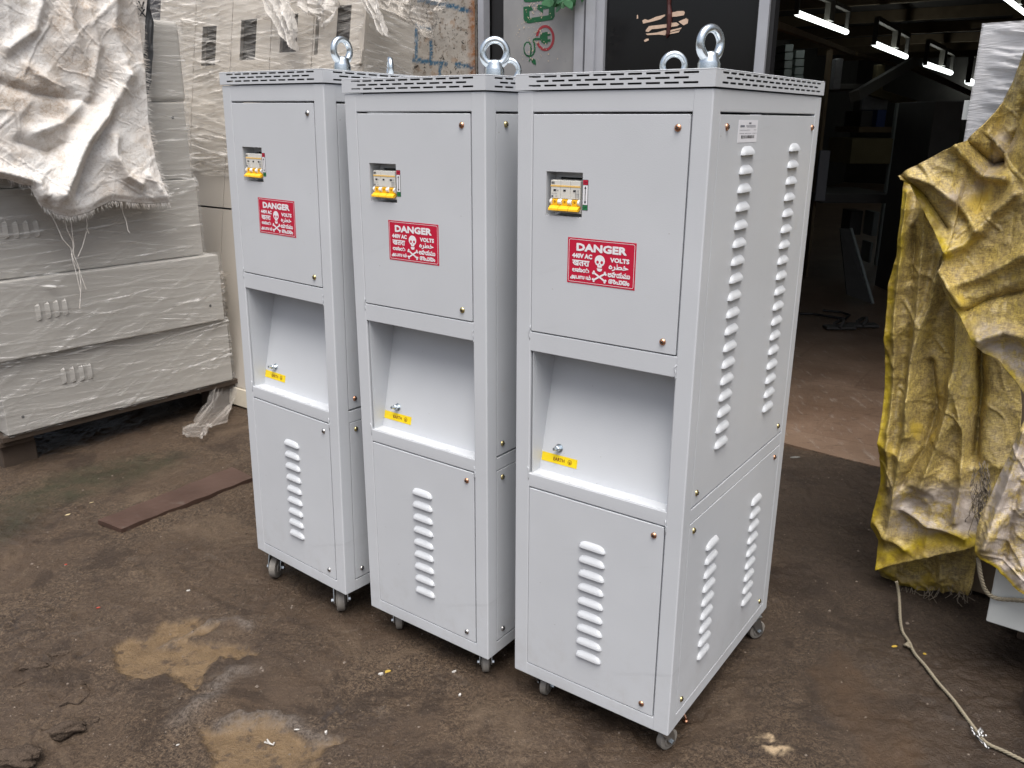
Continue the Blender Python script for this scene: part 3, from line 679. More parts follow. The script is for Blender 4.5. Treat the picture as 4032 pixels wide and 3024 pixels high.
wet = np.maximum(sstep(.25, .75, X-.25*(Y-1.5))*.75*sstep(.3, .6, fbm(X*3, Y*3, 4, 44)+.15), .9*sstep(.12, -.05, sd(gpoly([(2850, 1750), (3470, 1850), (3440, 2250), (3860, 2350), (4032, 2600), (3900, 2700), (3500, 2420), (3200, 2300), (3000, 2100)]), wx, wy)))
Hh = ground_base(X, Y)
Hh = Hh+.010*(fbm(X*2.2, Y*2.2, 3, 11)-.5)*.6+.013*(fbm(X*7, Y*7, 5, 12)-.5)+.008*sstep(.52, .60, fbm(X*6, Y*6, 5, 19))*(ridged(X*26, Y*26, 3, 20))+.0046*(ridged(X*38, Y*38, 3, 13)-.5)*(1-patch*.7)+.0038*(fbm(X*75, Y*75, 2, 14)-.5)*(1-patch*.8)
Hh = Hh-.011*patch+.010*rim*(ridged(X*60, Y*60, 4, 15)-.25)+.004*sand*fbm(X*90, Y*90, 2, 16)
for pts, w, a in LUMPS:
    d = poly_dist(wx2, wy2, gpoly(pts)); Hh = Hh+1.5*a*np.exp(-(d/(w*.95))**2)*(.35+1.0*fbm(X*30, Y*30, 4, 17))
crk = np.zeros_like(X)
for pts in CRACKS: crk = np.maximum(crk, np.exp(-(poly_dist(wx2, wy2, gpoly(pts))/.004)**2))
Hh = Hh-.006*crk
Hh = np.where(near, Hh, Hh*0-.002)
LINO = [on_z(*p_, .006) for p_ in ((2700, 1640), (2960, 1705), (3100, 1749), (3299, 1800), (3471, 1842), (3700, 1910), (4200, 2040))]
Hh = np.where((Y > 2.3) & inside(X, Y, [(v.x, v.y) for v in LINO]+[(9, 3), (9, 30), (-3, 30), (-1.5, 4.6)]), np.minimum(Hh, -.010), Hh)
def ground_z(x, y):
    j = min(max(np.searchsorted(gx, x), 1), len(gx)-1); i = min(max(np.searchsorted(gy, y), 1), len(gy)-1); return float(Hh[i, j])
# the wheels stand on it: level the spots under them
for key, (px_, py_, a_, z_, tx_, ty_) in POSES.items():
    for lx, ly in dict(R=((.058, .053), (.376, .053), (.045, D-.04), (.388, D-.036)), M=((.051, .053), (.355, .048), (.045, D-.04), (.388, D-.036)), L=((.032, .036), (.322, .045), (.045, D-.04), (.388, D-.036)))[key]:
        wx_, wy_ = px_+lx*math.cos(a_)-ly*math.sin(a_), py_+lx*math.sin(a_)+ly*math.cos(a_)
        k = np.exp(-(np.hypot(X-wx_, Y-wy_)/.035)**2); Hh = Hh*(1-k)+k*(z_-tx_*lx-ty_*ly-.0005-(.0203 if key == 'L' else 0))
r, c = X.shape
vs = np.stack([X, Y, Hh], -1).reshape(-1, 3)
idx = np.arange(r*c).reshape(r, c)
q = np.stack([idx[:-1, :-1], idx[:-1, 1:], idx[1:, 1:], idx[1:, :-1]], -1).reshape(-1, 4)
me = bpy.data.meshes.new('ground'); me.vertices.add(len(vs)); me.vertices.foreach_set('co', vs.ravel())
me.loops.add(q.size); me.loops.foreach_set('vertex_index', q.ravel().astype(np.int32)); me.polygons.add(len(q))
me.polygons.foreach_set('loop_start', np.arange(0, q.size, 4, dtype=np.int32)); me.polygons.foreach_set('loop_total', np.full(len(q), 4, np.int32))
me.update(calc_edges=True); me.polygons.foreach_set('use_smooth', np.ones(len(q), bool))
for nm, A in (('patch', patch), ('rim', rim), ('moss', moss), ('sand', sand), ('tan', tanr), ('crack', crk), ('wet', wet)):
    at = me.attributes.new(nm, 'FLOAT', 'POINT'); at.data.foreach_set('value', np.ascontiguousarray(A, np.float32).ravel())
b = MT('wet_dirt'); co = b.coord()
n1 = b.noise(co, 2.2, 6, .6); n2 = b.noise(co, 14, 6, .65); n3 = b.noise(co, 120, 4, .7); n4 = b.noise(co, 300, 2, .6)
c = b.mix(b.ramp(n1, [(.3, 0), (.7, 1)]), (.066, .046, .032), (.118, .086, .060))
c = b.mix(b.ramp(n2, [(.35, 0), (.7, .7)]), c, (.085, .066, .052))
gr = b.ramp(b.noise(co, 2.3, 5, .65, .6), [(.40, .12), (.58, 1)]); ng = lambda f_: b.math('MULTIPLY', f_, gr)
c = b.mix(ng(b.ramp(n3, [(.42, .75), (.495, 0)])), c, (.026, .018, .013))
c = b.mix(ng(b.ramp(n3, [(.525, 0), (.60, .62)])), c, (.21, .165, .118)); c = b.mix(ng(b.ramp(n4, [(.55, 0), (.64, .5)])), c, (.24, .20, .15)); c = b.mix(ng(b.ramp(n4, [(.36, .55), (.45, 0)])), c, (.02, .014, .01))
st = b.noise(co, 3.6, 6, .68, .8); c = b.mix(b.ramp(st, [(.53, 0), (.60, .72)]), c, (.040, .028, .020)); c = b.mix(b.ramp(st, [(.33, .65), (.43, 0)]), c, (.160, .125, .092)); c = b.mix(b.ramp(b.noise(co, 7.5, 6, .7, 1.0), [(.62, 0), (.68, .45)]), c, (.150, .130, .112))
c = b.mix(b.ramp(b.voro(co, 75), [(.10, .85), (.16, 0)]), c, b.mix(n2, (.13, .10, .075), (.24, .21, .17)))
c = b.mix(b.ramp(b.voro(co, 33), [(.035, .8), (.055, 0)]), c, b.mix(n3, (.16, .13, .10), (.24, .21, .17)))
c = b.mix(b.math('MULTIPLY', b.attr('tan'), b.ramp(n2, [(.3, .2), (.7, .8)])), c, (.125, .075, .036))
c = b.mix(1.0, c, (.63, .565, .50), 'MULTIPLY'); c = b.mix(b.math('MULTIPLY', b.attr('wet'), .66), c, (.022, .016, .012))
ochre = b.mix(b.ramp(n2, [(.3, 0), (.7, 1)]), (.098, .064, .034), (.172, .116, .062))
ochre = b.mix(b.ramp(b.noise(co, 26, 5, .7), [(.53, 0), (.62, .85)]), ochre, (.055, .038, .026))
ochre = b.mix(b.ramp(n3, [(.6, 0), (.8, .5)]), ochre, (.06, .04, .03))
c = b.mix(b.attr('patch'), c, ochre)
c = b.mix(b.math('MULTIPLY', b.attr('rim'), b.ramp(n3, [(.35, .15), (.65, .9)])), c, (.155, .138, .125))
c = b.mix(b.math('MULTIPLY', b.attr('moss'), b.ramp(n2, [(.35, .25), (.65, .85)])), c, (.026, .026, .012))
c = b.mix(b.attr('sand'), c, (.36, .27, .17)); c = b.mix(b.attr('crack'), c, (.03, .022, .018))
rgh = b.mix(b.ramp(n1, [(.38, 0), (.62, 1)]), (.44, .44, .44), (.88, .88, .88))
rgh = b.mix(b.attr('patch'), rgh, (.38, .38, .38))
b.set(Base_Color=c, Roughness=rgh, Specular_IOR_Level=.32)
k = b.bump(n3, .85, .007); b.bump(n4, .5, .002, k)
me.materials.append(b.m)
gnd = bpy.data.objects.new('ground', me); COL.objects.link(gnd); gnd['kind'] = 'structure'

# ---------------------------------------------------------------- the workshop behind
FA = R(-33.5); E_ = Vector((math.cos(FA), math.sin(FA), 0)); D_ = Vector((-math.sin(FA), math.cos(FA), 0)); UPV = Vector((0, 0, 1))
FO = Vector((.98, 3.52, 0))
def F(t, d, z): return FO+E_*t+D_*d+UPV*z
def fac(px, py, d=0.0):
    """facade coordinates (t, z) of a point of the photograph on the plane d behind the facade"""
    p = on_plane(px, py, FO+D_*d, D_)-FO; return p.dot(E_), p.z
def fbox(mb, t0, t1, d0, d1, z0, z1, mi=0): return mb.obb(F(t0, d0, z0), E_*(t1-t0), D_*(d1-d0), UPV*(z1-z0), mi)
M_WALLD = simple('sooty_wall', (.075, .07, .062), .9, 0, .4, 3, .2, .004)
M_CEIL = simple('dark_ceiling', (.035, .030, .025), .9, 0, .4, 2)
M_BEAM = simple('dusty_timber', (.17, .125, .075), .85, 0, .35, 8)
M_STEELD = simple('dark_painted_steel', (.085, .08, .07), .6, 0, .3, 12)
M_ALU = simple('brushed_aluminium', (.44, .45, .48), .42, .35, .12, 14, .05)
M_RUBBER_GAP = simple('black_gasket_and_gap', (.012, .012, .013), .55, 0, .1)
TL = fac(1615, 100)[0]-1.6                 # left end of the building's front
tA0, tA1 = fac(1897, 150)[0], fac(1919, 150)[0]
tS0, tS1 = fac(1977, 150)[0], fac(2262, 150)[0]
tP = [fac(x, 150)[0] for x in (2266, 2302, 2312, 2348, 2378)]
tB = [fac(x, 150)[0] for x in (2972, 2982, 3022, 3040)]
ws = empty('workshop_building', F(0, 0, 0), 0, 'dark open fronted workshop building behind the cabinets', 'building')
def wpart(name, mb, m): 
    o = mb.build(name, m, ws); o.matrix_parent_inverse = Matrix.Translation(-F(0, 0, 0)); return o
TR_, DEEP, ZC = 5.2, 17.0, 2.62
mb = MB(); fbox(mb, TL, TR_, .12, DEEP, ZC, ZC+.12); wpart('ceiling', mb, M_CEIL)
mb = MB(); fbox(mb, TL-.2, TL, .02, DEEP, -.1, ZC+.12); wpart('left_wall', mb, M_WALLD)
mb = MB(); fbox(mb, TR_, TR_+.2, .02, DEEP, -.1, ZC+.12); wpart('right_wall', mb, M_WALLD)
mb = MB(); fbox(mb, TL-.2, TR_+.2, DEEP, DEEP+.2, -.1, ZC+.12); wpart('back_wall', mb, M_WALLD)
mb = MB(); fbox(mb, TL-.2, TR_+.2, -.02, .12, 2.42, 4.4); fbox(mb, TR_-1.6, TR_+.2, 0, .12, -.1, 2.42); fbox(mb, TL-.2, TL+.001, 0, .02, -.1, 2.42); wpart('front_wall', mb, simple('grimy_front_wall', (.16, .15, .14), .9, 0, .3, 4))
rr_ = random.Random(4)
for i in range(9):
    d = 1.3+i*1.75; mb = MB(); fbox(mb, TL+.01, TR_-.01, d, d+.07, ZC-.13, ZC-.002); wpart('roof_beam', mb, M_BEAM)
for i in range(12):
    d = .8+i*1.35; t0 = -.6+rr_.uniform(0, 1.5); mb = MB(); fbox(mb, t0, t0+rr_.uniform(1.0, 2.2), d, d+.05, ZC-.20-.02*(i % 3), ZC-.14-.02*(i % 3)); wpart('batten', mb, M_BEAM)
# workshop floor: a worn brown sheet whose front edge shows
b = MT('worn_brown_sheet'); co = b.coord()
n1 = b.noise(co, 3, 6); n2 = b.noise(b.coord(scale=(30, 7, 1), rot=(0, 0, -FA)), 1, 5, .7); n3 = b.noise(co, 160, 3)
c = b.mix(b.ramp(n1, [(.35, 0), (.65, 1)]), (.165, .110, .075), (.235, .165, .118))
c = b.mix(b.ramp(n2, [(.57, 0), (.66, .9)]), c, (.30, .25, .21)); c = b.mix(b.ramp(n3, [(.62, 0), (.72, .7)]), c, (.05, .03, .02))
c = b.mix(b.ramp(b.noise(co, 5, 5, .7), [(.45, 0), (.75, .5)]), c, (.10, .065, .045))
n5 = b.noise(b.coord(scale=(14, 60, 1), rot=(0, 0, .35)), 1, 5, .7); c = b.mix(b.ramp(n5, [(.58, 0), (.64, .7)]), c, (.07, .045, .032)); tl = _n(b.t, 'ShaderNodeTexBrick'); tl.inputs['Scale'].default_value = .62; tl.inputs['Color1'].default_value = (1, 1, 1, 1); tl.inputs['Color2'].default_value = (.86, .82, .80, 1); tl.inputs['Mortar'].default_value = (.80, .77, .75, 1); tl.inputs['Mortar Size'].default_value = .004; b.l(b.coord(rot=(0, 0, -FA)), tl.inputs['Vector']); c = b.mix(1.0, c, tl.outputs['Color'], 'MULTIPLY')
b.set(Base_Color=c, Roughness=.42, Specular_IOR_Level=.5); b.bump(n3, .2, .002)
mb = MB(); ed = LINO
far = [F(5.1, 16.9, .006), F(TL+.02, 16.9, .006), F(TL+.02, .2, .006)]
pts = [(v.x, v.y) for v in ed+far]; mb.prism(pts, (0, 0, -.004), (1, 0, 0), (0, 1, 0), (0, 0, 1), .012)
wf = mb.build('workshop_floor', b.m); wf['kind'] = 'structure'
# raise its inner part above the uneven dirt: the dirt stays below it there
# peeling wall
b = MT('peeling_plaster'); co = b.coord(); UVc = co
n1 = b.noise(co, 5, 5, .6); n2 = b.noise(co, 26, 6, .75); n3 = b.noise(co, 90, 4, .7)
c = b.mix(b.ramp(n1, [(.3, 0), (.7, 1)]), (.30, .27, .23), (.43, .40, .36))
c = b.mix(b.ramp(n2, [(.53, 0), (.60, .9)]), c, (.20, .16, .125)); c = b.mix(b.ramp(b.noise(co, 42, 5, .8), [(.575, 0), (.60, 1)]), c, (.03, .026, .022))
c = b.mix(b.ramp(n2, [(.28, .9), (.33, 0)]), c, (.22, .05, .04)); c = b.mix(b.ramp(b.noise(co, 12, 3), [(.60, 0), (.68, .6)]), c, (.35, .24, .16))
c = b.mix(b.math('MULTIPLY', b.attr('blue'), b.ramp(n3, [(.35, 0), (.5, .95)])), c, (.03, .10, .17))
c = b.mix(b.math('MULTIPLY', b.attr('rust'), b.ramp(n2, [(.35, .2), (.55, 1)])), c, (.25, .11, .045))
b.set(Base_Color=c, Roughness=.9, Specular_IOR_Level=.2); b.bump(n2, .5, .006)
t0, t1 = TL+.002, fac(1872, 150)[0]
nu, nv = 420, 260; uu = np.linspace(t0, t1, nu); vv = np.linspace(0, 2.418, nv); U, V = np.meshgrid(uu, vv)
P = np.zeros((nv, nu, 3)); dd = -.004-.006*(fbm(U*14, V*14, 4, 30)-.5)
for k in range(3): P[:, :, k] = FO[k]+E_[k]*U+D_[k]*dd+UPV[k]*V
mb = MB(); mb.grid(P); mb.obb(F(t0, .01, 0), E_*(t1-t0), D_*.11, UPV*2.418)
pw = mb.build('peeling_wall', b.m, smooth=50); tag(pw, 'peeling white plaster wall with blue painted brick lines beside the sliding door', 'wall')
lines = [[(1700, 10), (1795, 28)], [(1795, 30), (1865, 48)], [(1697, 165), (1699, 250)], [(1620, 237), (1760, 250)], [(1798, 255), (1880, 268)], [(1735, 252), (1736, 310)], [(1500, 225), (1620, 237)], [(1560, 90), (1700, 112)], [(1640, 112), (1642, 236)], [(1500, -40), (1700, 10)]]
bl = np.full(U.shape, 1e9)
for seg in lines: bl = np.minimum(bl, poly_dist(U+.01*(fbm(U*30, V*30, 3, 31)-.5), V+.01*(fbm(U*30, V*30, 3, 32)-.5), [fac(*q_) for q_ in seg]))
blue = sstep(.012, .007, bl); rust = sstep(.05, .0, np.abs(U-t1)-.004)
n_extra = len(pw.data.vertices)-U.size
for nm, A in (('blue', blue), ('rust', rust)):
    at = pw.data.attributes.new(nm, 'FLOAT', 'POINT'); at.data.foreach_set('value', np.concatenate([A.ravel(), np.zeros(n_extra)]).astype(np.float32))
# sliding door: aluminium frame, sign panel, dark pane
dr = empty('sliding_door', F(0, 0, 0), 0, 'aluminium framed sliding door with a grey sign panel and a dark glass pane', 'door')
def dpart(name, mb, m, parent=dr, smooth=None):
    o = mb.build(name, m, parent, smooth=smooth)
    if parent is dr: o.matrix_parent_inverse = Matrix.Translation(-F(0, 0, 0))
    return o
mb = MB(); fbox(mb, tA0, tA1, -.03, .02, .0, 2.418); dpart('jamb', mb, M_ALU)
mb = MB(); fbox(mb, t1+.001, tA0-.001, .03, .10, 0, 2.418); fbox(mb, tA1+.001, tS0-.001, .035, .10, 0, 2.418); dpart('gasket_and_dark_gap', mb, M_RUBBER_GAP)  # black strip left of the jamb; slab right of it paints the gap's shade
mb = MB(); fbox(mb, tP[0], tP[1], -.012, .05, .02, 2.418); fbox(mb, tP[1], tP[2], .006, .05, .02, 2.418); fbox(mb, tP[2], tP[3], -.018, .05, .02, 2.418); fbox(mb, tP[3], tP[4], -.002, .05, .02, 2.418); dpart('meeting_stile', mb, M_ALU)
mb = MB(); fbox(mb, tB[0], tB[1], .008, .05, .02, 2.418); fbox(mb, tB[2], tB[3], .006, .06, .02, 2.418); dpart('gasket_and_dark_gap', mb, M_RUBBER_GAP)
mb = MB(); fbox(mb, tB[1], tB[2], -.012, .05, .02, 2.418); dpart('closing_stile', mb, M_ALU)
mb = MB(); fbox(mb, tA0, tB[3], -.03, .06, .0, .02); fbox(mb, tS0, tP[0], -.004, .05, .02, .09); fbox(mb, tP[4], tB[0], -.004, .05, .02, .09); dpart('bottom_rail', mb, M_ALU)
b = MT('dark_glass'); co = b.coord(); b.set(Base_Color=(.008, .008, .009), Roughness=b.ramp(b.noise(co, 5, 5), [(.4, .04), (.8, .16)]), Specular_IOR_Level=.35)
mb = MB(); fbox(mb, tP[4], tB[0], .018, .026, .09, 2.418); dpart('dark_pane', mb, b.m)
b = MT('grey_sign_face'); co = b.coord(); n1 = b.noise(co, 3.2, 4); c = b.mix(b.ramp(n1, [(.3, 0), (.7, 1)]), (.22, .22, .23), (.34, .34, .33))
c = b.mix(b.ramp(b.noise(co, 6, 5, .7), [(.62, 0), (.75, .8)]), c, (.10, .09, .13)); b.set(Base_Color=c, Roughness=.32)
mb = MB(); fbox(mb, tS0, tP[0], .012, .022, .09, 2.418); sg = dpart('sign_panel', mb, b.m)
sgp = sg
def flat(px, d=.0105): return [fac(x, y, .012) for x, y in px]
def sheet(name, polys, m, t=.0012, d=.0118, parent=sgp):
    mb = MB()
    for i, pl in enumerate(polys): mb.prism(pl, F(0, d-i*.00012, 0), E_, UPV, -D_, t)
    o = mb.build(name, m, parent)
    return o
z6 = lambda x, y: (1700+x*.31646, y*.31646)
def zz(pts): return flat([z6(*p) for p in pts])
M_SGREEN = simple('green_sign_vinyl', (.012, .095, .038), .4, 0, .1); M_SRED = simple('red_sign_vinyl', (.30, .035, .045), .4, 0, .1)
letter = [[(1142, 85), (1235, 75), (1262, 125), (1215, 135), (1220, 225), (1455, 190), (1462, 105), (1385, 115), (1385, 165), (1312, 110), (1312, 62), (1530, 38), (1530, 205), (1505, 245), (1210, 290), (1165, 275), (1145, 235)], [(1145, -40), (1145, 10), (1165, 25), (1215, 28), (1530, -5), (1530, -60)]]
sheet('green_letter', [zz(l) for l in letter], M_SGREEN)
ring_o = [(1415+118*math.cos(R(a)), 473+162*math.sin(R(a))) for a in range(-170, 1, 10)]+[(1415+118*math.cos(R(a)), 473+162*math.sin(R(a))) for a in range(10, 161, 10)]
def arc(a0, a1, w):
    o = [(1413+(116)*math.cos(R(a)), 473+162*math.sin(R(a))) for a in range(a0, a1+1, 6)]
    i = [(1413+(116-w)*math.cos(R(a)), 473+(162-w*1.15)*math.sin(R(a))) for a in range(a1, a0-1, -6)]
    return o+i
sheet('red_ring', [zz(arc(-172, 162, 28))], M_SRED)
plug = [(1355, 430), (1385, 405), (1412, 402), (1412, 398), (1442, 398), (1442, 422), (1478, 420), (1478, 442), (1442, 446), (1442, 490), (1478, 486), (1478, 518), (1442, 522), (1442, 546), (1405, 548), (1370, 530), (1350, 495), (1300, 500), (1275, 500), (1290, 560), (1290, 640), (1270, 680), (1240, 705), (1220, 765), (1208, 765), (1222, 715), (1180, 700), (1150, 660), (1142, 600), (1152, 545), (1180, 518), (1215, 520), (1242, 560), (1248, 620), (1240, 690), (1262, 665), (1272, 620), (1272, 560), (1255, 510), (1262, 485), (1290, 472), (1345, 470)]
hole = [(1180, 540), (1205, 535), (1228, 570), (1232, 620), (1224, 690), (1185, 680), (1162, 640), (1158, 590)]
so_ = sheet('plug_emblem', [zz(plug)], M_SGREEN)
sheet('cable_loop_gap', [zz(hole)], b.m, d=.0098); sheet('leaf_emblem', [zz([(1238, 735), (1265, 728), (1290, 745), (1298, 780), (1296, 810), (1265, 795), (1245, 770)])], M_SGREEN)
rs = random.Random(9); mbs = MB()
for k in range(150):
    x = rs.gauss(1290, 120); y = rs.uniform(20, 760)+0*x
    if not 890 < x < 1700: continue
    r_ = rs.choice((2, 3, 3, 4, 5, 7)); t_, z_ = fac(*z6(x, y), .012); rw_ = r_*.31646*4.2/3302; ex = rs.uniform(.8, 1.8)
    mbs.prism([(t_+rw_*math.cos(R(q*60)), z_+rw_*ex*math.sin(R(q*60))) for q in range(6)], F(0, .0092, 0), E_, UPV, -D_, .0010)
o = mbs.build('paint_splatter', simple('cream_paint', (.55, .45, .34), .7), sgp)
z7 = lambda x, y: (2350+x*.33905, y*.33905)
M_CREAM = simple('cream_smear', (.60, .44, .33), .6, 0, .25, 60)
strokes = [[(530, 240), (560, 222), (600, 235), (690, 195), (790, 170), (795, 185), (740, 225), (650, 250), (580, 265), (540, 275)], [(860, 150), (940, 130), (1010, 127), (1024, 150), (1010, 178), (930, 192), (858, 196)], [(605, 305), (650, 298), (815, 280), (812, 320), (700, 335), (640, 340), (600, 372), (568, 365), (575, 345)], [(858, 268), (925, 260), (960, 285), (935, 302), (856, 314)], [(950, 250), (1040, 212), (1062, 225), (1058, 270), (1010, 295), (975, 270)], [(568, 392), (700, 378), (800, 350), (812, 375), (795, 410), (720, 402), (590, 408)], [(850, 352), (990, 318), (975, 340), (848, 374)], [(845, 382), (968, 352), (950, 378), (832, 400)], [(548, 470), (575, 450), (606, 450), (604, 470), (560, 488)], [(466, 180), (478, 172), (482, 215), (466, 218)]]
mb = MB()
for s_ in strokes: mb.prism([fac(*z7(*q), .018) for q in s_], F(0, .0176, 0), E_, UPV, -D_, .0016)
o = mb.build('paint_smear', M_CREAM, dr); o.matrix_parent_inverse = Matrix.Translation(-F(0, 0, 0))
mb = MB(); pts = [F(*[fac(*z7(x, y), .018)[0], .014, fac(*z7(x, y), .018)[1]]) for x, y in ((845, -60), (842, 60), (850, 170), (845, 290), (830, 400), (815, 440))]
mb.tube(pts, [.010, .008, .012, .010, .008, .003], 6); o = mb.build('red_brown_drip', simple('red_brown_paint', (.06, .014, .012), .5), dr); o.matrix_parent_inverse = Matrix.Translation(-F(0, 0, 0))
# artificial leaves over the sign
pl_ = empty('leafy_garland', F(tP[0]-.08, -.05, 2.0), 0, 'small green leafy garland hanging over the top of the grey sign panel', 'plant')
rl = random.Random(6); mb = MB()
for k in range(46):
    px = rl.uniform(2165, 2285); py = rl.uniform(-70, 30) if px < 2270 else rl.uniform(-70, 12); py -= abs(px-2235)*.25
    c_ = on_plane(px, py, FO-D_*.05, D_)+D_*rl.uniform(-.05, .03)-pl_.location
    a = rl.uniform(0, 6.28); L_ = rl.uniform(.022, .036); ax = (E_*math.cos(a)+UPV*(math.sin(a)*.8-.35)-D_*rl.uniform(-.5, .7)).normalized(); ay = ax.cross(D_+E_*rl.uniform(-.6, .6)).normalized()
    nz_ = ax.cross(ay); vs = []
    for q in range(10): an = 2*math.pi*q/10; vs.append(c_+ax*(L_*math.cos(an))+ay*(L_*.5*math.sin(an)*(1-.2*math.cos(an)))+nz_*(.006*math.cos(an)**2))
    mb.add(vs, [tuple(range(10))])
o = mb.build('foliage', simple('waxy_leaf', (.07, .20, .09), .35, 0, .5, 20), pl_)
mb = MB(); mb.tube([Vector((0, 0, .25)), Vector((.01, 0, .1)), Vector((0, -.01, -.02))], .004, 6); mb.build('stem', simple('leaf_stem', (.06, .09, .03), .6), pl_)
# fluorescent tubes
M_TUBE = bpy.data.materials.new('lit_tube'); M_TUBE.use_nodes = True; t_ = M_TUBE.node_tree; t_.nodes.clear(); em = t_.nodes.new('ShaderNodeEmission'); em.inputs[0].default_value = (.93, 1, .97, 1); em.inputs[1].default_value = 2.6; mo = t_.nodes.new('ShaderNodeOutputMaterial'); t_.links.new(em.outputs[0], mo.inputs[0])
M_BATTEN = simple('dusty_batten', (.13, .12, .10), .6)
TZ = 2.09
for (x0, y0), (x1, y1), lab in (((3139, 52), (3333, 126), 'largest and nearest lit fluorescent tube under the workshop ceiling'), ((3443, 172), (3567, 223), 'second lit fluorescent tube from the front, above the diagonal brace'), ((3644, 252), (3744, 287), 'third lit fluorescent tube from the front, just left of the wrapped white carton'), ((3812, 320), (3895, 350), 'fourth lit fluorescent tube, half hidden behind the wrapped white carton'), ((3960, -8), (4040, 55), 'lit fluorescent tube at the upper right corner above the wrapped white carton')):
    a, c_ = on_z(x0, y0, TZ), on_z(x1, y1, TZ)
    if x0 == 3960: a, c_ = on_y(x0, y0, 6.2), on_y(x1, y1, 7.2)
    u = (c_-a); Ln = u.length; u.normalize(); wv = u.cross(UPV).normalized(); rt_ = Ln*.0135
    root = empty('fluorescent_light', a, 0, lab, 'ceiling light', 'fluorescent tubes of the workshop')
    mb = MB(); mb.tube([Vector((0, 0, 0)), u*Ln], rt_, 12); mb.build('tube', M_TUBE, root, smooth=50)
    h = Ln*.10; mb = MB(); mb.obb(-u*Ln*.01-wv*rt_*.9+UPV*h, u*Ln*.55, wv*rt_*1.8, UPV*rt_*1.6); mb.obb(u*Ln*.66-wv*rt_*.9+UPV*h, u*Ln*.34, wv*rt_*1.8, UPV*rt_*1.6)
    mb.obb(u*Ln*.54-wv*rt_+UPV*rt_*1.5, u*Ln*.10, wv*rt_*2, UPV*(h-rt_*.2)); mb.build('batten', M_BATTEN, root)
    for s_ in (-.02, .985): MB().obb(u*Ln*s_-wv*rt_*.7-UPV*rt_*.5, u*Ln*.02, wv*rt_*1.4, UPV*(h+rt_*1.5)).build('lamp_holder', M_STEELD, root)
# things inside, dim
def vbox(name, px0, py0, px1, py1, y, depth, m, label, cat, group=None, zb=None, r=.004):
    """an upright box whose face fills that window of view at distance y"""
    a, c_ = on_y(px0, py1, y), on_y(px1, py0, y); z0 = a.z if zb is None else zb
    o = MB().rbox(-(c_.x-a.x)/2, (c_.x-a.x)/2, 0, depth, 0, c_.z-z0, r, 1).build(name, m, loc=((a.x+c_.x)/2, y, z0), smooth=40)
    return tag(o, label, cat, group)
M_GBOX = simple('grey_green_card', (.27, .30, .29), .7, 0, .2, 6); M_DK = simple('dull_black_steel', (.060, .058, .055), .6, 0, .3, 10); M_BLUE = simple('dull_blue_plastic', (.03, .06, .20), .5); M_OLIVE = simple('olive_board', (.18, .15, .075), .8, 0, .3, 6); M_FOIL = simple('crinkled_film', (.24, .24, .25), .3, 0, .5, 30, .8, .01)
rows = ['top', 'second', 'third', 'bottom']
for col_, (x0, x1, ys) in enumerate(((3090, 3125, (172, 205, 238, 270, 303)), (3131, 3170, (195, 230, 262, 295, 328)))):
    for k in range(4):
        vbox('storage_box', x0-k*1.5, ys[k]+2, x1-k*2, ys[k+1]-1, 8.0+.2*col_, .3, M_GBOX, '%s box of the %s dim grey box stack inside the workshop' % (rows[k], ('left', 'right')[col_]), 'box', 'grey boxes stacked inside the workshop')
vbox('shelf_board', 3040, 330, 3420, 350, 7.9, .8, M_STEELD, 'dark shelf board under the dim grey boxes inside the workshop', 'shelf')
vbox('film_bundle', 3278, 230, 3322, 352, 7.6, .08, M_FOIL, 'narrow film wrapped panel standing on a shelf inside the workshop', 'panel')
vbox('timber_post', 3262, 195, 3272, 350, 7.4, .08, M_BEAM, 'thin pale timber post left of the film wrapped panel', 'post', zb=0)
vbox('timber_post', 3440, 255, 3488, 375, 9.5, .1, M_OLIVE, 'broad olive board standing behind the diagonal brace', 'post')
def beam(name, p0, p1, th, m, label, cat, y0, y1):
    a, c_ = on_y(*p0, y0), on_y(*p1, y1); u = c_-a; n_ = u.cross(Vector((0, 1, 0))).normalized()
    o = MB().obb(-n_*th/2, u, n_*th, u.cross(n_).normalized()*th).build(name, m, loc=a); return tag(o, label, cat)
beam('roof_brace', (3345, 385), (3575, 250), .08, M_STEELD, 'dark diagonal brace running up towards the second fluorescent tube', 'brace', 7.2, 8.4)
beam('roof_rafter', (3562, 255), (3830, 375), .05, M_BEAM, 'brown rafter sloping down to the right below the third fluorescent tube', 'rafter', 8.4, 12)
beam('ceiling_pipe', (3045, 100), (3352, 212), .035, M_BEAM, 'long thin pipe sloping below the nearest fluorescent tube', 'pipe', 5.0, 8.2)
beam('ceiling_pipe', (3362, 214), (3540, 262), .03, M_BEAM, 'short thin pipe sloping down beside the second fluorescent tube', 'pipe', 8.2, 10.5)
beam('wall_shelf', (3395, 355), (3580, 408), .07, M_OLIVE, 'sloping looking olive wall shelf above the blue bin', 'shelf', 8.0, 9.6)
vbox('foil_sheet', 3392, 376, 3500, 432, 8.6, .05, M_FOIL, 'crinkled silver sheet hanging under the olive wall shelf', 'sheet')
vbox('plastic_bin', 3448, 432, 3492, 502, 8.2, .4, M_BLUE, 'dull blue plastic bin on the workshop shelf', 'bin')
vbox('storage_crate', 3385, 435, 3446, 500, 8.3, .4, M_DK, 'black crate beside the dull blue bin', 'crate')
vbox('steel_post', 3522, 405, 3545, 492, 8.0, .05, M_GBOX, 'short grey steel upright right of the blue bin', 'post', zb=0)
vbox('wooden_counter', 3345, 545, 3520, 645, 8.0, .6, M_OLIVE, 'brown wooden board fronting the shelf below the blue bin', 'counter')
vbox('shelf_board', 3380, 500, 3540, 522, 8.1, .6, M_BEAM, 'brown shelf board carrying the blue bin', 'shelf')
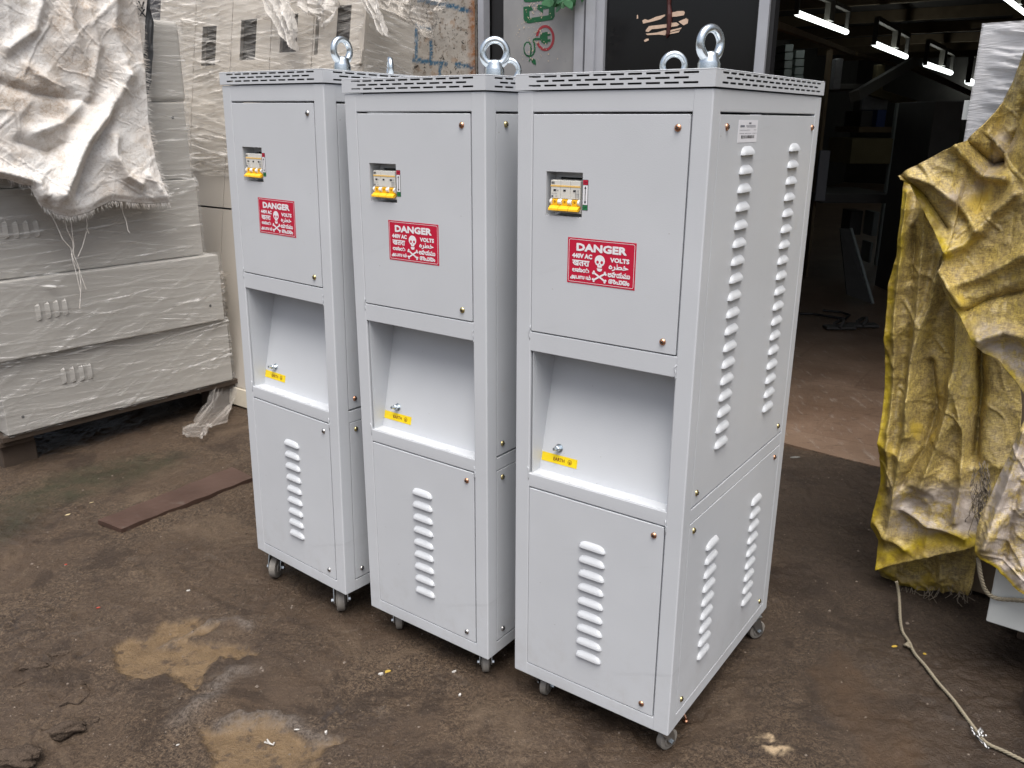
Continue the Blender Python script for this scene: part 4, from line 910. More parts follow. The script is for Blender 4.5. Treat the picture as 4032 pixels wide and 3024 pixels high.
vbox('steel_cupboard', 3560, 398, 3800, 1240, 6.4, .6, M_DK, 'tall dark steel cupboard left of the yellow tarpaulin', 'cupboard', zb=.006)
vbox('work_bench', 3230, 765, 3520, 800, 7.2, .8, M_DK, 'long dark workbench at the back of the workshop', 'bench')
vbox('sheet_panel', 3208, 592, 3272, 792, 5.4, .02, simple('dull_grey_sheet', (.075, .08, .09), .5), 'flat grey sheet with a screw hole beside the nearest cabinet', 'sheet')
for x0, x1, y0, y1, w_ in ((3340, 3400, 830, 925, 'upper left'), (3430, 3465, 835, 930, 'upper right'), (3420, 3440, 955, 1035, 'lower')):
    vbox('carton', x0, y0, x1, y1, 7.6, .2, M_GBOX if w_ != 'upper left' else M_DK, '%s dim carton stored under the dark workbench' % w_, 'carton')
lpn = empty('leaning_panel', on_z(3400, 1205, .006), 0, 'slotted dark panel with a pale edge leaning in the workshop', 'panel')
a, bb, cc, d4 = [on_y(x, y, q_) for x, y, q_ in ((3308, 900, 6.6), (3350, 900, 6.6), (3436, 1196, 6.2), (3335, 1160, 6.2))]
mb = MB(); mb.add([p_-lpn.location for p_ in (a, bb, cc, d4)]+[p_-lpn.location+Vector((0, .02, 0)) for p_ in (a, bb, cc, d4)], [(0, 1, 2, 3), (4, 5, 6, 7), (0, 1, 5, 4), (1, 2, 6, 5), (2, 3, 7, 6), (3, 0, 4, 7)]); mb.build('sheet', M_DK, lpn)
mb = MB(); mb.tube([bb-lpn.location, cc-lpn.location], .014, 4); mb.build('edge_trim', M_GBOX, lpn)
for x, y, lab in ((3305, 1290, 'left black slipper lying on the brown workshop floor'), (3395, 1282, 'right black slipper lying on the brown workshop floor')):
    c_ = on_z(x, y, .02); mb = MB(); mb.rbox(-.10, .10, -.045, .045, 0, .022, .01, 2); mb.tube([(-.02, -.05, .02), (.01, -.03, .05), (.02, 0, .06), (.01, .03, .05), (-.02, .05, .02)], .012, 8)
    tag(mb.build('slipper', M_DK, loc=(c_.x, c_.y, .0125), smooth=50), lab, 'slipper', 'black slippers on the workshop floor')
mb = MB(); cb_ = [on_z(x, y, .022) for x, y in ((3150, 1235), (3200, 1236), (3260, 1245), (3330, 1255), (3345, 1240), (3310, 1228), (3240, 1222))]
tag(mb.tube(cb_, .008, 8).build('floor_cable', M_RUBBER_GAP), 'thin black cable looping on the dim workshop floor', 'cable')
# ---------------------------------------------------------------- stacks on the left, stretch film, white sack cloth
def film_mat(name, col, base, top, seedrot=0.0, dense=.5, rough=.16):
    """clear stretch film: pleats and creases turn milky, the rest stays see-through"""
    b = MT(name)
    s1 = b.noise(coord2(b, (0, R(4+seedrot), 0), (1.3, 1, 62)), 1, 6, .66, .5); s2 = b.noise(coord2(b, (0, R(-10+seedrot), 0), (1.8, 1, 120)), 1, 5, .65, .7)
    s3 = b.noise(coord2(b, (0, R(17+seedrot), 0), (3.0, 1, 70)), 1, 4, .6, .5); blot = b.noise(b.coord(), 4.5, 4, .6)
    m = b.math('MAXIMUM', b.ramp(s1, [(.53-.1*(dense-.5), 0), (.66, 1)]), b.math('MULTIPLY', b.ramp(s2, [(.55-.1*(dense-.5), 0), (.66, 1)]), .85))
    m = b.math('MAXIMUM', m, b.math('MULTIPLY', b.ramp(s3, [(.60, 0), (.70, .8)]), b.ramp(blot, [(.42, 0), (.6, 1)])))
    m = b.math('MULTIPLY', m, b.ramp(b.noise(coord2(b, (0, R(12+seedrot), 0), (1, 1, 2.5)), 3.2, 4, .6), [(.38, .12), (.60, 1)]))
    spk = b.ramp(b.voro(b.coord(), 85), [(.07, .9), (.13, 0)])
    m = b.math('MAXIMUM', m, b.math('MULTIPLY', spk, b.ramp(blot, [(.4, 0), (.6, .8)])))
    al = b.math('ADD', b.math('MULTIPLY', m, top-base), base)
    b.set(Base_Color=col, Roughness=rough, Alpha=al, Specular_IOR_Level=.75)
    k = b.bump(s1, .5, .010); b.bump(s2, .5, .006, k); return b.m
M_FILM_GREY = film_mat('clear_stretch_film', (.84, .83, .80), .07, .78, 0, .38, .10)  # streaks whitened beyond milky pleats, painting bright glints into the film
M_FILM_BEIGE = film_mat('milky_stretch_film', (.86, .82, .76), .12, .85, 0, .72)
M_FILM_TAIL = film_mat('crumpled_clear_film', (.62, .58, .54), .14, .60, 60, .6, .15)
M_GREYBOX = simple('grey_sheet_steel', (.385, .37, .342), .45, 0, .08, 3, .05)
M_BEIGE = simple('beige_sheet_steel', (.475, .435, .38), .5, 0, .08, 3)
M_HOLE = simple('black_opening', (.02, .02, .024), .7)
M_WOODD = simple('damp_pallet_wood', (.055, .038, .026), .85, 0, .45, 9, .5, .004)
LSA = R(50.2); LSO = Vector((-1.96, 3.05, 0))
def frame_of(o, a):
    ex = Vector((math.cos(a), math.sin(a), 0)); ey = Vector((-math.sin(a), math.cos(a), 0))
    def loc(px, py, y=0.0):
        p = on_plane(px, py, o+ey*y, ey)-o; return p.dot(ex), p.z
    def wor(x, y, z): return o+ex*x+ey*y+UPV*z
    return ex, ey, loc, wor
LX_, LY_, lsp, lsw = frame_of(LSO, LSA)
def ls_obj(o, label, cat, group=None, kind=None): o.location = LSO; o.rotation_euler = (0, 0, LSA); return tag(o, label, cat, group, kind)
layers = []                                  # s0, s1, z0, z1, front offset
for pr, pb, pt, s0, dy in (((918, 890), 1495, 1256, 0.0, 0.0), ((884, 856), 1240, 1003, -.14, -.022), ((800, 768), 985, 706, -.17, .012), ((757, 740), 690, 406, -.18, .030), ((737, 716), 398, 86, -.18, .034)):
    s1, z0 = lsp(pr[0], pb, dy); _, z1 = lsp(pr[1], pt, dy); layers.append([s0, s1, z0, z1, dy])
for i in range(1, 5): layers[i][2] = layers[i-1][3]+.004
LABL = ['bottom long grey box of the wrapped stack on the left, just above the pallet', 'second long grey box from the bottom of the wrapped stack on the left, jutting out', 'middle long grey box of the wrapped stack, its left half under the white cloth hem', 'second grey box from the top of the wrapped stack, beside the white cloth edge', 'topmost grey box of the wrapped stack, its rounded corner under shiny film']
SLOTS = {0: ((250, 1480), (285, 1475), (320, 1468), (352, 1462)), 1: ((150, 1230), (188, 1222), (222, 1215), (255, 1210)), 2: ((20, 905), (62, 905), (103, 903), (143, 900))}
for i, (s0, s1, z0, z1, dy) in enumerate(layers):
    root = empty('wrapped_box'); mb = MB()
    if i == 4: mb.rbox(s0, s1, dy, dy+.5, z0, z1, .020, 4)
    else: mb.rbox(s0, s1, dy, dy+.5, z0, z1, .006, 2)
    mb.build('body', M_GREYBOX, root, smooth=40); ls_obj(root, LABL[i], 'box', 'grey boxes in the wrapped stack')
    for px, py in SLOTS.get(i, ()):
        s, z = lsp(px, py, dy); m2 = MB(); hh = .034; n_ = 8
        for a in range(n_):
            t0, t1 = -1+2*a/n_, -1+2*(a+1)/n_; w0, w1 = .010*max(0, 1-t0**4)**.5, .010*max(0, 1-t1**4)**.5
            m2.add([(s-.010, dy-.0006, z+hh*t0), (s-.010, dy-.0006, z+hh*t1), (s+.006, dy-w1, z+hh*t1), (s+.006, dy-w0, z+hh*t0), (s+.0075, dy-.0006, z+hh*t1), (s+.0075, dy-.0006, z+hh*t0)], [(0, 3, 2, 1)]); m2.add(m2.v[-4:-2][::-1]+m2.v[-2:][::1], [(0, 1, 3, 2)], 1)
        m2.build('vent', [M_GREYBOX, M_HOLE], root)
mb = MB(); s, z = lsp(90, 1641, 0); mb.lathe([(.006, 0), (.006, .001), (0, .001)], Matrix.Translation((s, -.0002, z)) @ Matrix.Rotation(math.pi/2, 4, 'X'), 10)
for (px, py, i) in ((828, 1204, 1), (680, 463, 3)):
    s, z = lsp(px, py, layers[i][4]); mb.lathe([(.006, 0), (.006, .001), (0, .001)], Matrix.Translation((s, layers[i][4]-.0002, z)) @ Matrix.Rotation(math.pi/2, 4, 'X'), 10)
ls_obj(mb.build('plug_hole', M_HOLE), 'tiny dark screw holes in the fronts of the wrapped grey boxes', 'hole', None, 'stuff')
# their film, one wrapping per layer
FLB = ['clear film wrapped round the bottom grey box', 'creased clear film wrapped round the second grey box from below', 'clear film round the middle grey box below the white cloth', 'clear film round the second grey box from the top', 'shiny clear film round the topmost grey box']
for i, (s0, s1, z0, z1, dy) in enumerate(layers):
    nu, nv = 170, 110; U, V = np.meshgrid(np.linspace(s0-.02, s1+.075, nu), np.linspace(z0-.004, z1+.012, nv))
    y = dy-.0065-.005*sstep(.50, .70, fbm(U*1.6, V*60+U*(4-i), 4, 60+i))-.003*fbm(U*9, V*60, 3, 70+i)-.006*sstep(.58, .72, fbm(U*3+V*2, V*26-U*16, 3, 75+i))-creases(U, V, 26, .006, .005, 76+i, (.12, .3, -.06, .45), .08, .5)
    over = np.clip(U-s1-.006, 0, 1); U2 = np.minimum(U, s1+.006+.25*over)-.0; y = y+over*1.0
    edge = sstep(z1-.01, z1+.012, V); y = y+edge*.016; low = sstep(z0+.010, z0-.004, V); y = y+low*.008
    mb = MB(); mb.grid(np.stack([U2, y, V], -1)); ls_obj(mb.build('stretch_film', M_FILM_GREY, smooth=True), FLB[i], 'plastic film', 'stretch film round the grey boxes')
# pallet
root = empty('wooden_pallet'); ls_obj(root, 'dark damp wooden pallet under the wrapped grey boxes on the left', 'pallet')
zp = layers[0][2]-.003
for k in range(4): MB().rbox(-.02, 1.02, .01+k*.135, .105+k*.135, zp-.024, zp-.001, .002, 1).build('deck_board', M_WOODD, root)
for s_ in (.0, .92): MB().rbox(s_-.03, s_+.10, .03, .5, zp-.048, zp-.025, .002, 1).build('bearer', M_WOODD, root)
for s_ in (-.02, .90):
    for y_ in (.05, .42): MB().rbox(s_, s_+.13, y_, y_+.10, -.03, zp-.049, .004, 1).build('block', M_WOODD, root)
# film tail trailing on the ground
def sheet2(le, re, nu, nv, fn):
    """grid between two edge polylines of points (Vectors)"""
    def along(pl, n):
        pl = np.array([tuple(p) for p in pl]); t = np.linspace(0, len(pl)-1, n); i = np.minimum(t.astype(int), len(pl)-2); f = (t-i)[:, None]
        f = f*f*(3-2*f)*.5+f*.5; return pl[i]*(1-f)+pl[i+1]*f
    a, b_ = along(le, nv), along(re, nv); u = np.linspace(0, 1, nu)[None, :, None]
    P = a[:, None, :]*(1-u)+b_[:, None, :]*u
    UU, VV = np.meshgrid(np.linspace(0, 1, nu), np.linspace(0, 1, nv)); return P+fn(UU, VV)
yA, yB = .05, -.05
le = [lsw(lsp(835, 1505, yA)[0], yA, layers[0][2]+.01), lsw(*[lsp(812, 1580, 0)[0], 0, lsp(812, 1580, 0)[1]]), on_z(755, 1660, .03), on_z(712, 1690, .02), on_z(706, 1728, .012), on_z(735, 1742, .01)]
re = [lsw(lsp(925, 1480, yA)[0]+.01, yA, layers[0][2]+.03), lsw(lsp(922, 1570, 0)[0], 0, lsp(922, 1570, 0)[1]), on_z(895, 1660, .04), on_z(835, 1682, .03), on_z(852, 1705, .02), on_z(815, 1742, .01)]
rgt = (LX_*.8-LY_*.6)
P = sheet2(le, re, 60, 90, lambda U, V: (np.array(tuple(-LY_))[None, None]*((.05*np.sin(U*9+V*3)*V*.6+.05*(ridged(U*5, V*5, 3, 80)-.5))[..., None])+np.array([0, 0, 1.])[None, None]*((sstep(.45, .8, V)*.045*ridged(U*4, V*8, 3, 81))[..., None])))
tag(MB().grid(P).build('film_tail', M_FILM_TAIL, smooth=True), 'crumpled tail of clear film trailing onto the ground from the wrapped grey stack', 'plastic film')
# ---- the beige stack behind
BSO = Vector((-1.27, 3.78, 0)); BSA = R(-36)
BST = R(10); BX_ = Vector((math.cos(BSA), math.sin(BSA), 0)); _h = Vector((-math.sin(BSA), math.cos(BSA), 0)); BY_ = _h*math.cos(BST)-UPV*math.sin(BST); BZ_ = _h*math.sin(BST)+UPV*math.cos(BST)   # the pile leans back
def bsp(px, py, y=0.0): p = on_plane(px, py, BSO+BY_*y, BY_)-BSO; return p.dot(BX_), p.dot(BZ_)
def bsw(x, y, z): return BSO+BX_*x+BY_*y+BZ_*z
def bs_obj(o, label, cat, group=None, kind=None): o.location = BSO; o.rotation_euler = (-BST, 0, BSA); return tag(o, label, cat, group, kind)
te = [bsp(x, 200)[0] for x in (625, 765, 909, 1064, 1229, 1432)]; ZT, ZM = 2.0, bsp(780, 810)[1]; E0, E1 = te[0]-.3, te[-1]
pos = ['first', 'second', 'third', 'fourth', 'fifth']
cut = {1: [(795, 850, 103, 258)], 2: [(946, 1008, 76, 236)], 3: [(1104, 1170, 56, 205)], 4: [(1326, 1380, 20, 168), (1243, 1258, -20, 215)]}
for tier in (0, 1):
    for k in range(5):
        a, c_ = te[k]+.0025, te[k+1]-.0025; z0, z1 = ((.10, ZM-.004), (ZM+.004, ZT))[tier]
        root = empty('beige_cabinet'); mb = MB(); holes = []
        if tier == 1:
            for x0, x1, ya, yb in cut.get(k, ()): sa, sb, zb_, za_ = bsp(x0, (ya+yb)/2)[0], bsp(x1, (ya+yb)/2)[0], bsp((x0+x1)/2, yb)[1], bsp((x0+x1)/2, ya)[1]; holes.append((max(sa, a+.01), min(sb, c_-.01), zb_, min(za_, z1-.02)))
        mb.plate((a, c_), (z0, z1), holes, lambda p_, q_, r_: (p_, r_, q_), .002)
        mb.box(a, a+.002, .002, .29, z0, z1); mb.box(c_-.002, c_, .002, .29, z0, z1); mb.box(a+.002, c_-.002, .002, .29, z1-.002, z1); mb.box(a+.002, c_-.002, .002, .29, z0, z0+.002); mb.box(a+.002, c_-.002, .288, .29, z0+.002, z1-.002)
        mb.build('body', M_BEIGE, root)
        if tier == 1: MB().box(a+.004, c_-.004, .06, .07, z0+.01, z1-.01).build('inside_shade_sheet', M_HOLE, root)  # near-black sheet behind the cutouts paints the shade inside
        if k == 4 and tier == 1:
            s_, z_ = bsp(1412, 220, 0); MB().rbox(s_-.02, s_+.028, -.012, -.001, z_-.035, z_+.02, .002, 1).build('bracket', M_BEIGE, root)
        bs_obj(root, '%s beige cabinet from the left in the %s tier of the film wrapped stack' % (pos[k], ('lower', 'upper')[tier]), 'cabinet', 'beige cabinets in the film wrapped stack')
mb = MB(); mb.rbox(E0, E1+.006, -.012, .32, .012, .097, .004, 1); bs_obj(mb.build('base_plinth', simple('pale_beige_board', (.52, .47, .38), .55)), 'pale beige base board on the ground under the film wrapped beige stack', 'base')
def film_sheet(name, u0, u1, v0, v1, y0, amp, seed, m, nu, nv, label, slope=0.0, place=None, ret=bs_obj):
    U, V = np.meshgrid(np.linspace(u0, u1, nu), np.linspace(v0, v1, nv))
    w_ = fbm(U*1.8, V*40+U*6+slope*U*30, 4, seed); w2 = fbm(U*3, V*60-U*10, 4, seed+3); w3 = fbm(U*6, V*9, 3, seed+5)
    y = y0-amp*(sstep(.48, .66, w_)+.8*sstep(.52, .68, w2))-amp*1.0*(w3-.3)-facets(U, V, amp*.35, 60, seed, 3.0, .1)-creases(U, V, int(70*(u1-u0)*(v1-v0))+30, amp*.9, .010, seed+11, (.06, -.10, .16, -.22, .3), .25, .9)
    P = np.stack([U, y, V], -1) if place is None else np.stack(place(U, y, V), -1)
    return ret(MB().grid(P).build(name, m, smooth=True), label, 'plastic film', 'stretch film round the beige stack')
film_sheet('stretch_film', E0, E1+.002, 1.08, 2.03, -.010, .012, 90, M_FILM_BEIGE, 170, 300, 'milky pleated film over the upper tier of the beige stack')
film_sheet('stretch_film', E0, te[2]+.1, .13, .64, -.008, .018, 95, film_mat('loose_brown_film', (.42, .36, .30), .15, .6, 3, .8), 120, 170, 'pleated film over the lower tier of the beige stack beside the farthest grey cabinet')
film_sheet('stretch_film', .0, .30, .9, 2.0, .003, .008, 99, M_FILM_GREY, 60, 200, 'clear film over the right end face of the beige stack', place=lambda U, y, V: (E1+.005-y, U, V))
mb = MB(); mb.rbox(te[0]-1.0, te[0]-.012, .05, .5, .5, 2.1, .04, 2); bs_obj(mb.build('dark_gap_filler', simple('gap_filler_black', (.016, .015, .02), .5, 0, .2, 8, .4, .01)), 'black bundle added to darken the gap left of the film wrapped beige stack', 'bundle')  # black block added so the gap beside the stack stays dark
# torn film hanging down
def strip(name, le, re, y, m, label, amp=.03, pl=18, seed=0, nu=50, nv=70):
    L_ = [bsw(bsp(a, b_, y)[0], y, bsp(a, b_, y)[1]) for a, b_ in le]; R__ = [bsw(bsp(a, b_, y)[0], y, bsp(a, b_, y)[1]) for a, b_ in re]
    P = sheet2(L_, R__, nu, nv, lambda U, V: np.array(tuple(-BY_))[None, None]*((amp*(np.sin(U*pl+2*V+3*fbm(U*3, V*3, 2, seed)))*.5+amp*1.4*(ridged(U*5, V*4, 3, seed)-.5))[..., None]))
    return tag(MB().grid(P).build(name, m, smooth=True), label, 'plastic film', 'torn film hanging over the beige stack')
M_FILM_W = film_mat('torn_white_film', (.66, .63, .59), .45, .92, 75, .7, .3)
strip('film_strip', [(1010, -60), (1060, 50), (1110, 130), (1148, 185)], [(1110, -60), (1160, 40), (1175, 120), (1163, 200)], -.09, M_FILM_W, 'pointed strip of torn white film hanging left of the first lifting eye', seed=3)
strip('film_strip', [(1395, -60), (1425, 0), (1470, 70), (1505, 140)], [(1470, -60), (1490, 0), (1512, 70), (1532, 146)], -.06, M_FILM_W, 'narrow crinkled strip of torn film hanging at the corner of the beige stack', seed=5)
strip('film_strip', [(1170, -40), (1180, 30), (1215, 60), (1240, 40)], [(1330, -40), (1345, 10), (1320, 60), (1290, 120)], -.05, M_FILM_W, 'ragged flap of torn film left of the dark hole in the beige stack', seed=7)
strip('film_sheet', [(1480, -80), (1500, 0), (1515, 40), (1560, 70), (1600, 90), (1685, 150)], [(1800, -80), (1775, 0), (1760, 30), (1740, 80), (1725, 120), (1712, 155)], .03, film_mat('hanging_grey_film', (.46, .42, .37), .42, .80, 70, .6, .2), 'large sagging sheet of grey film hanging in front of the peeling wall', amp=.05, pl=11, seed=9, nu=90, nv=90)
# ---- white woven cloth over the grey stack
b = MT('dirty_white_sackcloth'); co = b.coord(); n1 = b.noise(co, 4.0, 6, .65); n2 = b.noise(co, 18, 6, .7)
c = b.mix(b.ramp(n1, [(.42, 0), (.72, .85)]), (.74, .725, .70), (.56, .49, .42)); c = b.mix(b.ramp(n2, [(.52, 0), (.66, .6)]), c, (.44, .38, .31))
n9 = b.noise(co, 110, 4, .7); c = b.mix(b.ramp(n9, [(.40, .35), (.49, 0)]), c, (.40, .34, .28)); c = b.mix(b.math('MULTIPLY', b.ramp(n9, [(.47, 0), (.56, .7)]), b.ramp(n1, [(.50, 0), (.62, 1)])), c, (.40, .31, .23))
c = b.mix(b.ramp(b.noise(co, 9, 5, .8), [(.70, 0), (.78, .6)]), c, (.22, .17, .13))
wv = _n(b.t, 'ShaderNodeTexChecker'); wv.inputs['Scale'].default_value = 420; b.l(coord2(b, (0, R(20), 0), (1, 1, 1)), wv.inputs['Vector'])
b.set(Base_Color=c, Roughness=.75, Specular_IOR_Level=.3); cz = b.ramp(b.voro(b.mix(.05, coord2(b, (0, R(35), 0), (1, 1, 1.9)), b.noise(co, 9, 3)), 26, 'DISTANCE_TO_EDGE'), [(0, 0), (.07, 1)]); k = b.bump(cz, .22, .004); k = b.bump(b.noise(co, 60, 5, .65), .22, .003, k); b.bump(wv.outputs['Fac'], .10, .001, k); M_SACK = b.m
RE = [(498, -330), (505, -60), (522, 10), (540, 95), (552, 200), (560, 300), (570, 400), (572, 480), (583, 560), (593, 630), (612, 700), (636, 792)]
BE = [(-420, 670), (0, 700), (60, 722), (95, 726), (112, 765), (140, 802), (200, 838), (260, 849), (325, 834), (422, 786), (480, 792), (560, 800), (636, 792)]
yw = -.055
rs_, bs_ = np.array([lsp(a, b_, yw) for a, b_ in RE]), np.array([lsp(a, b_, yw) for a, b_ in BE])
nu, nv = 330, 330; U, V = np.meshgrid(np.linspace(0, 1, nu), np.linspace(0, 1, nv))
ztop = 1.99; sl0 = bs_[0, 0]
# bottom edge as a function of u, right edge as a function of v (v=0 top)
ub = (bs_[:, 0]-sl0)/(bs_[-1, 0]-sl0); zb = np.interp(U, ub, bs_[:, 1])
vr = np.linspace(0, 1, nv); zr = ztop+(bs_[-1, 1]-ztop)*vr; sr = np.interp(-zr, -rs_[:, 1], rs_[:, 0])
Sg = sl0+(sr[:, None]-sl0)*U; Zg = ztop+(zb-ztop)*V
fold = np.zeros_like(U)
def lp(px): return [lsp(a, b_, yw) for a, b_ in px]
for pts, w_, a_ in (([(480, 300), (445, 380), (385, 465), (310, 550), (262, 650), (215, 760)], .035, .050), ([(455, 330), (420, 480), (330, 620), (290, 760)], .030, -.028), ([(240, -60), (262, 120), (300, 230), (330, 330)], .030, .024), ([(440, -40), (430, 120), (470, 240)], .030, .020), ([(-100, 660), (40, 690), (120, 715), (140, 760)], .026, .030), ([(430, 540), (425, 610), (470, 690), (520, 720)], .022, .030), ([(0, 330), (120, 370), (230, 385), (330, 400)], .02, -.016), ([(90, 260), (190, 330), (240, 420)], .02, .014), ([(120, 520), (230, 480), (330, 380)], .022, .018), ([(60, 560), (180, 600), (250, 560)], .02, -.014), ([(330, 40), (370, 180), (350, 300)], .02, .016), ([(560, 690), (600, 740), (633, 790)], .02, .02), ([(150, 0), (120, 120), (20, 190)], .02, .018)):
    fold += 1.25*a_*np.exp(-(poly_dist(Sg, Zg, lp(pts))/w_)**1.5)
cr = facets(Sg, Zg, .0030, 50, 120, 2.6, .9)+facets(Sg, Zg, .0017, 220, 130, 2.4, -.5)+facets(Sg, Zg, .0009, 900, 140, 1.8, .6)+creases(Sg, Zg, 90, .0042, .009, 145, (.75, .9, -.35, 2.3), .08, .32)+creases(Sg, Zg, 320, .0024, .0052, 146, (.6, -.5, 1.3, 2.6), .04, .16)
hem = .03*sstep(.97, 1, V)
y = yw-.022-fold-cr*(.6+.4*sstep(0, .2, V))+hem*.4-.03*sstep(.55, 1, V)
topb = sstep(1.90, 1.99, Zg); y = y+topb*.03
mb = MB(); mb.grid(np.stack([Sg, y, Zg], -1))
fl = np.stack([np.linspace(sl0, sr[0], nu)]*12, 0); yb_ = np.linspace(0, 1, 12)[:, None]*np.ones((1, nu)); mb.grid(np.stack([fl, y[0][None, :]+yb_*.55, ztop+.03*np.sin(yb_*3)+.02*fbm(fl*9, yb_*5, 3, 150)], -1))
cl = ls_obj(mb.build('sack_cloth', M_SACK, smooth=True), 'crumpled dirty white woven cloth with frayed edges draped over the wrapped grey boxes', 'cloth')
sm = cl.modifiers.new('thick', 'SOLIDIFY'); sm.thickness = .0022
rf = random.Random(12); mb = MB(); Pg = np.stack([Sg, y, Zg], -1)
def strand(p, d, L_, r0=.0011):
    p = Vector(p); d = Vector(d).normalized(); q = [p]
    for k in range(4): d = (d+Vector((rf.uniform(-.25, .25), rf.uniform(-.3, .2), rf.uniform(-.3, .15)))).normalized(); q.append(q[-1]+d*L_/4)
    mb.tube(q, [r0, r0, r0*.8, r0*.6, r0*.3], 4)
for k in range(330): i = rf.randrange(50, nv); strand(Pg[i, nu-1], (1, -.2, rf.uniform(-.5, .2)), rf.uniform(.007, .028), .0008)
for k in range(280):
    j = rf.randrange(150, nu) if rf.random() < .8 else rf.randrange(90, 200); strand(Pg[nv-1, j], (rf.uniform(-.2, .3), -.2, -1), rf.uniform(.008, .030), .0008)
fr_ = mb.build('frayed_edge', M_SACK, cl); fr_['kind'] = 'stuff'
for px0, pts in ((195, [(195, 838), (215, 880), (240, 940), (270, 975), (278, 1020), (300, 1060), (305, 1120), (298, 1210)]), (255, [(252, 855), (258, 900), (280, 950), (282, 1000), (300, 1050), (310, 1090), (325, 1135)]), (275, [(275, 850), (280, 920), (285, 970), (272, 1000), (292, 1080), (305, 1150), (302, 1190)]), (335, [(333, 838), (338, 880), (335, 900), (342, 918)]), (470, [(470, 790), (480, 840), (490, 870), (495, 905), (500, 915)]), (330, [(338, 910), (320, 970), (300, 1010)])):
    MB().tube([(lsp(a, b_, yw)[0], -.062-.004*k, lsp(a, b_, yw)[1]) for k, (a, b_) in enumerate(pts)], .0013, 5).build('loose_thread', M_SACK, cl)
# the printed sack behind its right edge
ps = empty('printed_sack'); ls_obj(ps, 'white sack with upside down black print and dark lining, hanging behind the cloth edge', 'sack')
def lsheet(le, re, ys, nu, nv, amp, seed):
    n = len(le); L_ = [Vector((lsp(a, b_, yy)[0], yy, lsp(a, b_, yy)[1])) for (a, b_), yy in zip(le, ys)]; R__ = [Vector((lsp(a, b_, yy)[0], yy, lsp(a, b_, yy)[1])) for (a, b_), yy in zip(re, ys)]
    return sheet2(L_, R__, nu, nv, lambda U, V: np.array([0, -1., 0])[None, None]*((crumple(U*.3, V*.6, amp, 9, seed))[..., None]))
MB().grid(lsheet([(470, -80), (490, 10), (505, 70), (530, 150), (548, 260)], [(575, -80), (578, 0), (572, 60), (568, 150), (560, 260)], [-.035]*5, 30, 60, .006, 160)).build('outer_face', M_SACK, ps, smooth=True)
MB().grid(lsheet([(572, -80), (576, 0), (570, 70), (566, 180), (558, 300), (555, 390)], [(586, -80), (590, 40), (606, 85), (603, 190), (594, 320), (570, 405)], [-.028]*6, 30, 80, .008, 170)).build('dark_lining', simple('charcoal_lining', (.05, .052, .055), .6, 0, .2, 20, .3, .004), ps, smooth=True)
mb = MB(); 
for t_, (cx_, cy_), w_ in (('DV', (545, 20), .055), ('bX', (552, 50), .05)):
    s_, z_ = lsp(cx_, cy_, -.045); text_mb(mb, t_, s_, z_, w_, None, lambda a, b_: (a, -.0445, b_), 0, .03)
mb.build('black_print', M_BLACK, ps)
# ---------------------------------------------------------------- right: yellow tarpaulin over a stack, white carton, rope
b = MT('worn_yellow_tarpaulin'); co = b.coord(); n1 = b.noise(co, 5, 6, .65); n2 = b.noise(co, 22, 6, .72); n3 = b.noise(co, 130, 3, .7)
c = b.mix(b.ramp(n1, [(.35, 0), (.65, 1)]), (.50, .375, .085), (.40, .30, .11))
c = b.mix(b.ramp(n2, [(.42, 0), (.60, .7)]), c, (.25, .185, .085)); c = b.mix(b.ramp(b.noise(co, 7, 5, .7, .6), [(.54, 0), (.66, .5)]), c, (.16, .12, .065)); th1 = b.noise(coord2(b, (0, R(8), 0), (60, 60, 420)), 1, 3, .6); th2 = b.noise(coord2(b, (0, R(8), 0), (420, 60, 60)), 1, 3, .6); c = b.mix(b.ramp(n3, [(.41, .5), (.495, 0)]), c, (.15, .11, .055)); c = b.mix(b.ramp(n3, [(.53, 0), (.62, .35)]), c, (.56, .43, .13)); c = b.mix(b.ramp(th1, [(.36, .55), (.47, 0)]), c, (.14, .10, .045)); c = b.mix(b.ramp(th2, [(.36, .55), (.47, 0)]), c, (.14, .10, .045)); c = b.mix(b.ramp(th1, [(.56, 0), (.66, .4)]), c, (.56, .44, .16))
c = b.mix(b.ramp(b.noise(co, 11, 4, .6), [(.58, 0), (.68, .8)]), c, (.50, .36, .05))
wm = b.math('MULTIPLY', b.attr('worn'), b.ramp(n2, [(.38, 0), (.55, 1)])); c = b.mix(wm, c, b.mix(n3, (.30, .25, .21), (.48, .42, .37)))
c = b.mix(b.attr('hem'), c, b.mix(b.ramp(n2, [(.4, 0), (.65, .9)]), (.46, .34, .02), (.20, .13, .03)))
wv = _n(b.t, 'ShaderNodeTexWave'); wv.inputs['Scale'].default_value = 95; wv.inputs['Distortion'].default_value = 1.5; b.l(co, wv.inputs['Vector'])
wz = _n(b.t, 'ShaderNodeTexWave'); wz.bands_direction = 'Z'; wz.inputs['Scale'].default_value = 80; wz.inputs['Distortion'].default_value = 1.5; b.l(co, wz.inputs['Vector'])
b.set(Base_Color=c, Roughness=b.ramp(n2, [(.3, .30), (.7, .55)]), Specular_IOR_Level=.5)
crs = b.ramp(b.voro(b.mix(.06, co, b.noise(co, 9, 3)), 20, 'DISTANCE_TO_EDGE'), [(0, 0), (.10, 1)]); k = b.bump(b.noise(co, 40, 6, .7), .45, .008); k = b.bump(crs, .18, .004, k); k = b.bump(wv.outputs['Fac'], .14, .002, k); b.bump(wz.outputs['Fac'], .14, .002, k); M_TARP = b.m
RSO = Vector((1.08, 2.25, 0)); RSA = R(-38)
RX_, RY_, rsp, rsw = frame_of(RSO, RSA)
def rs_obj(o, label, cat, group=None, kind=None): o.location = RSO; o.rotation_euler = (0, 0, RSA); return tag(o, label, cat, group, kind)
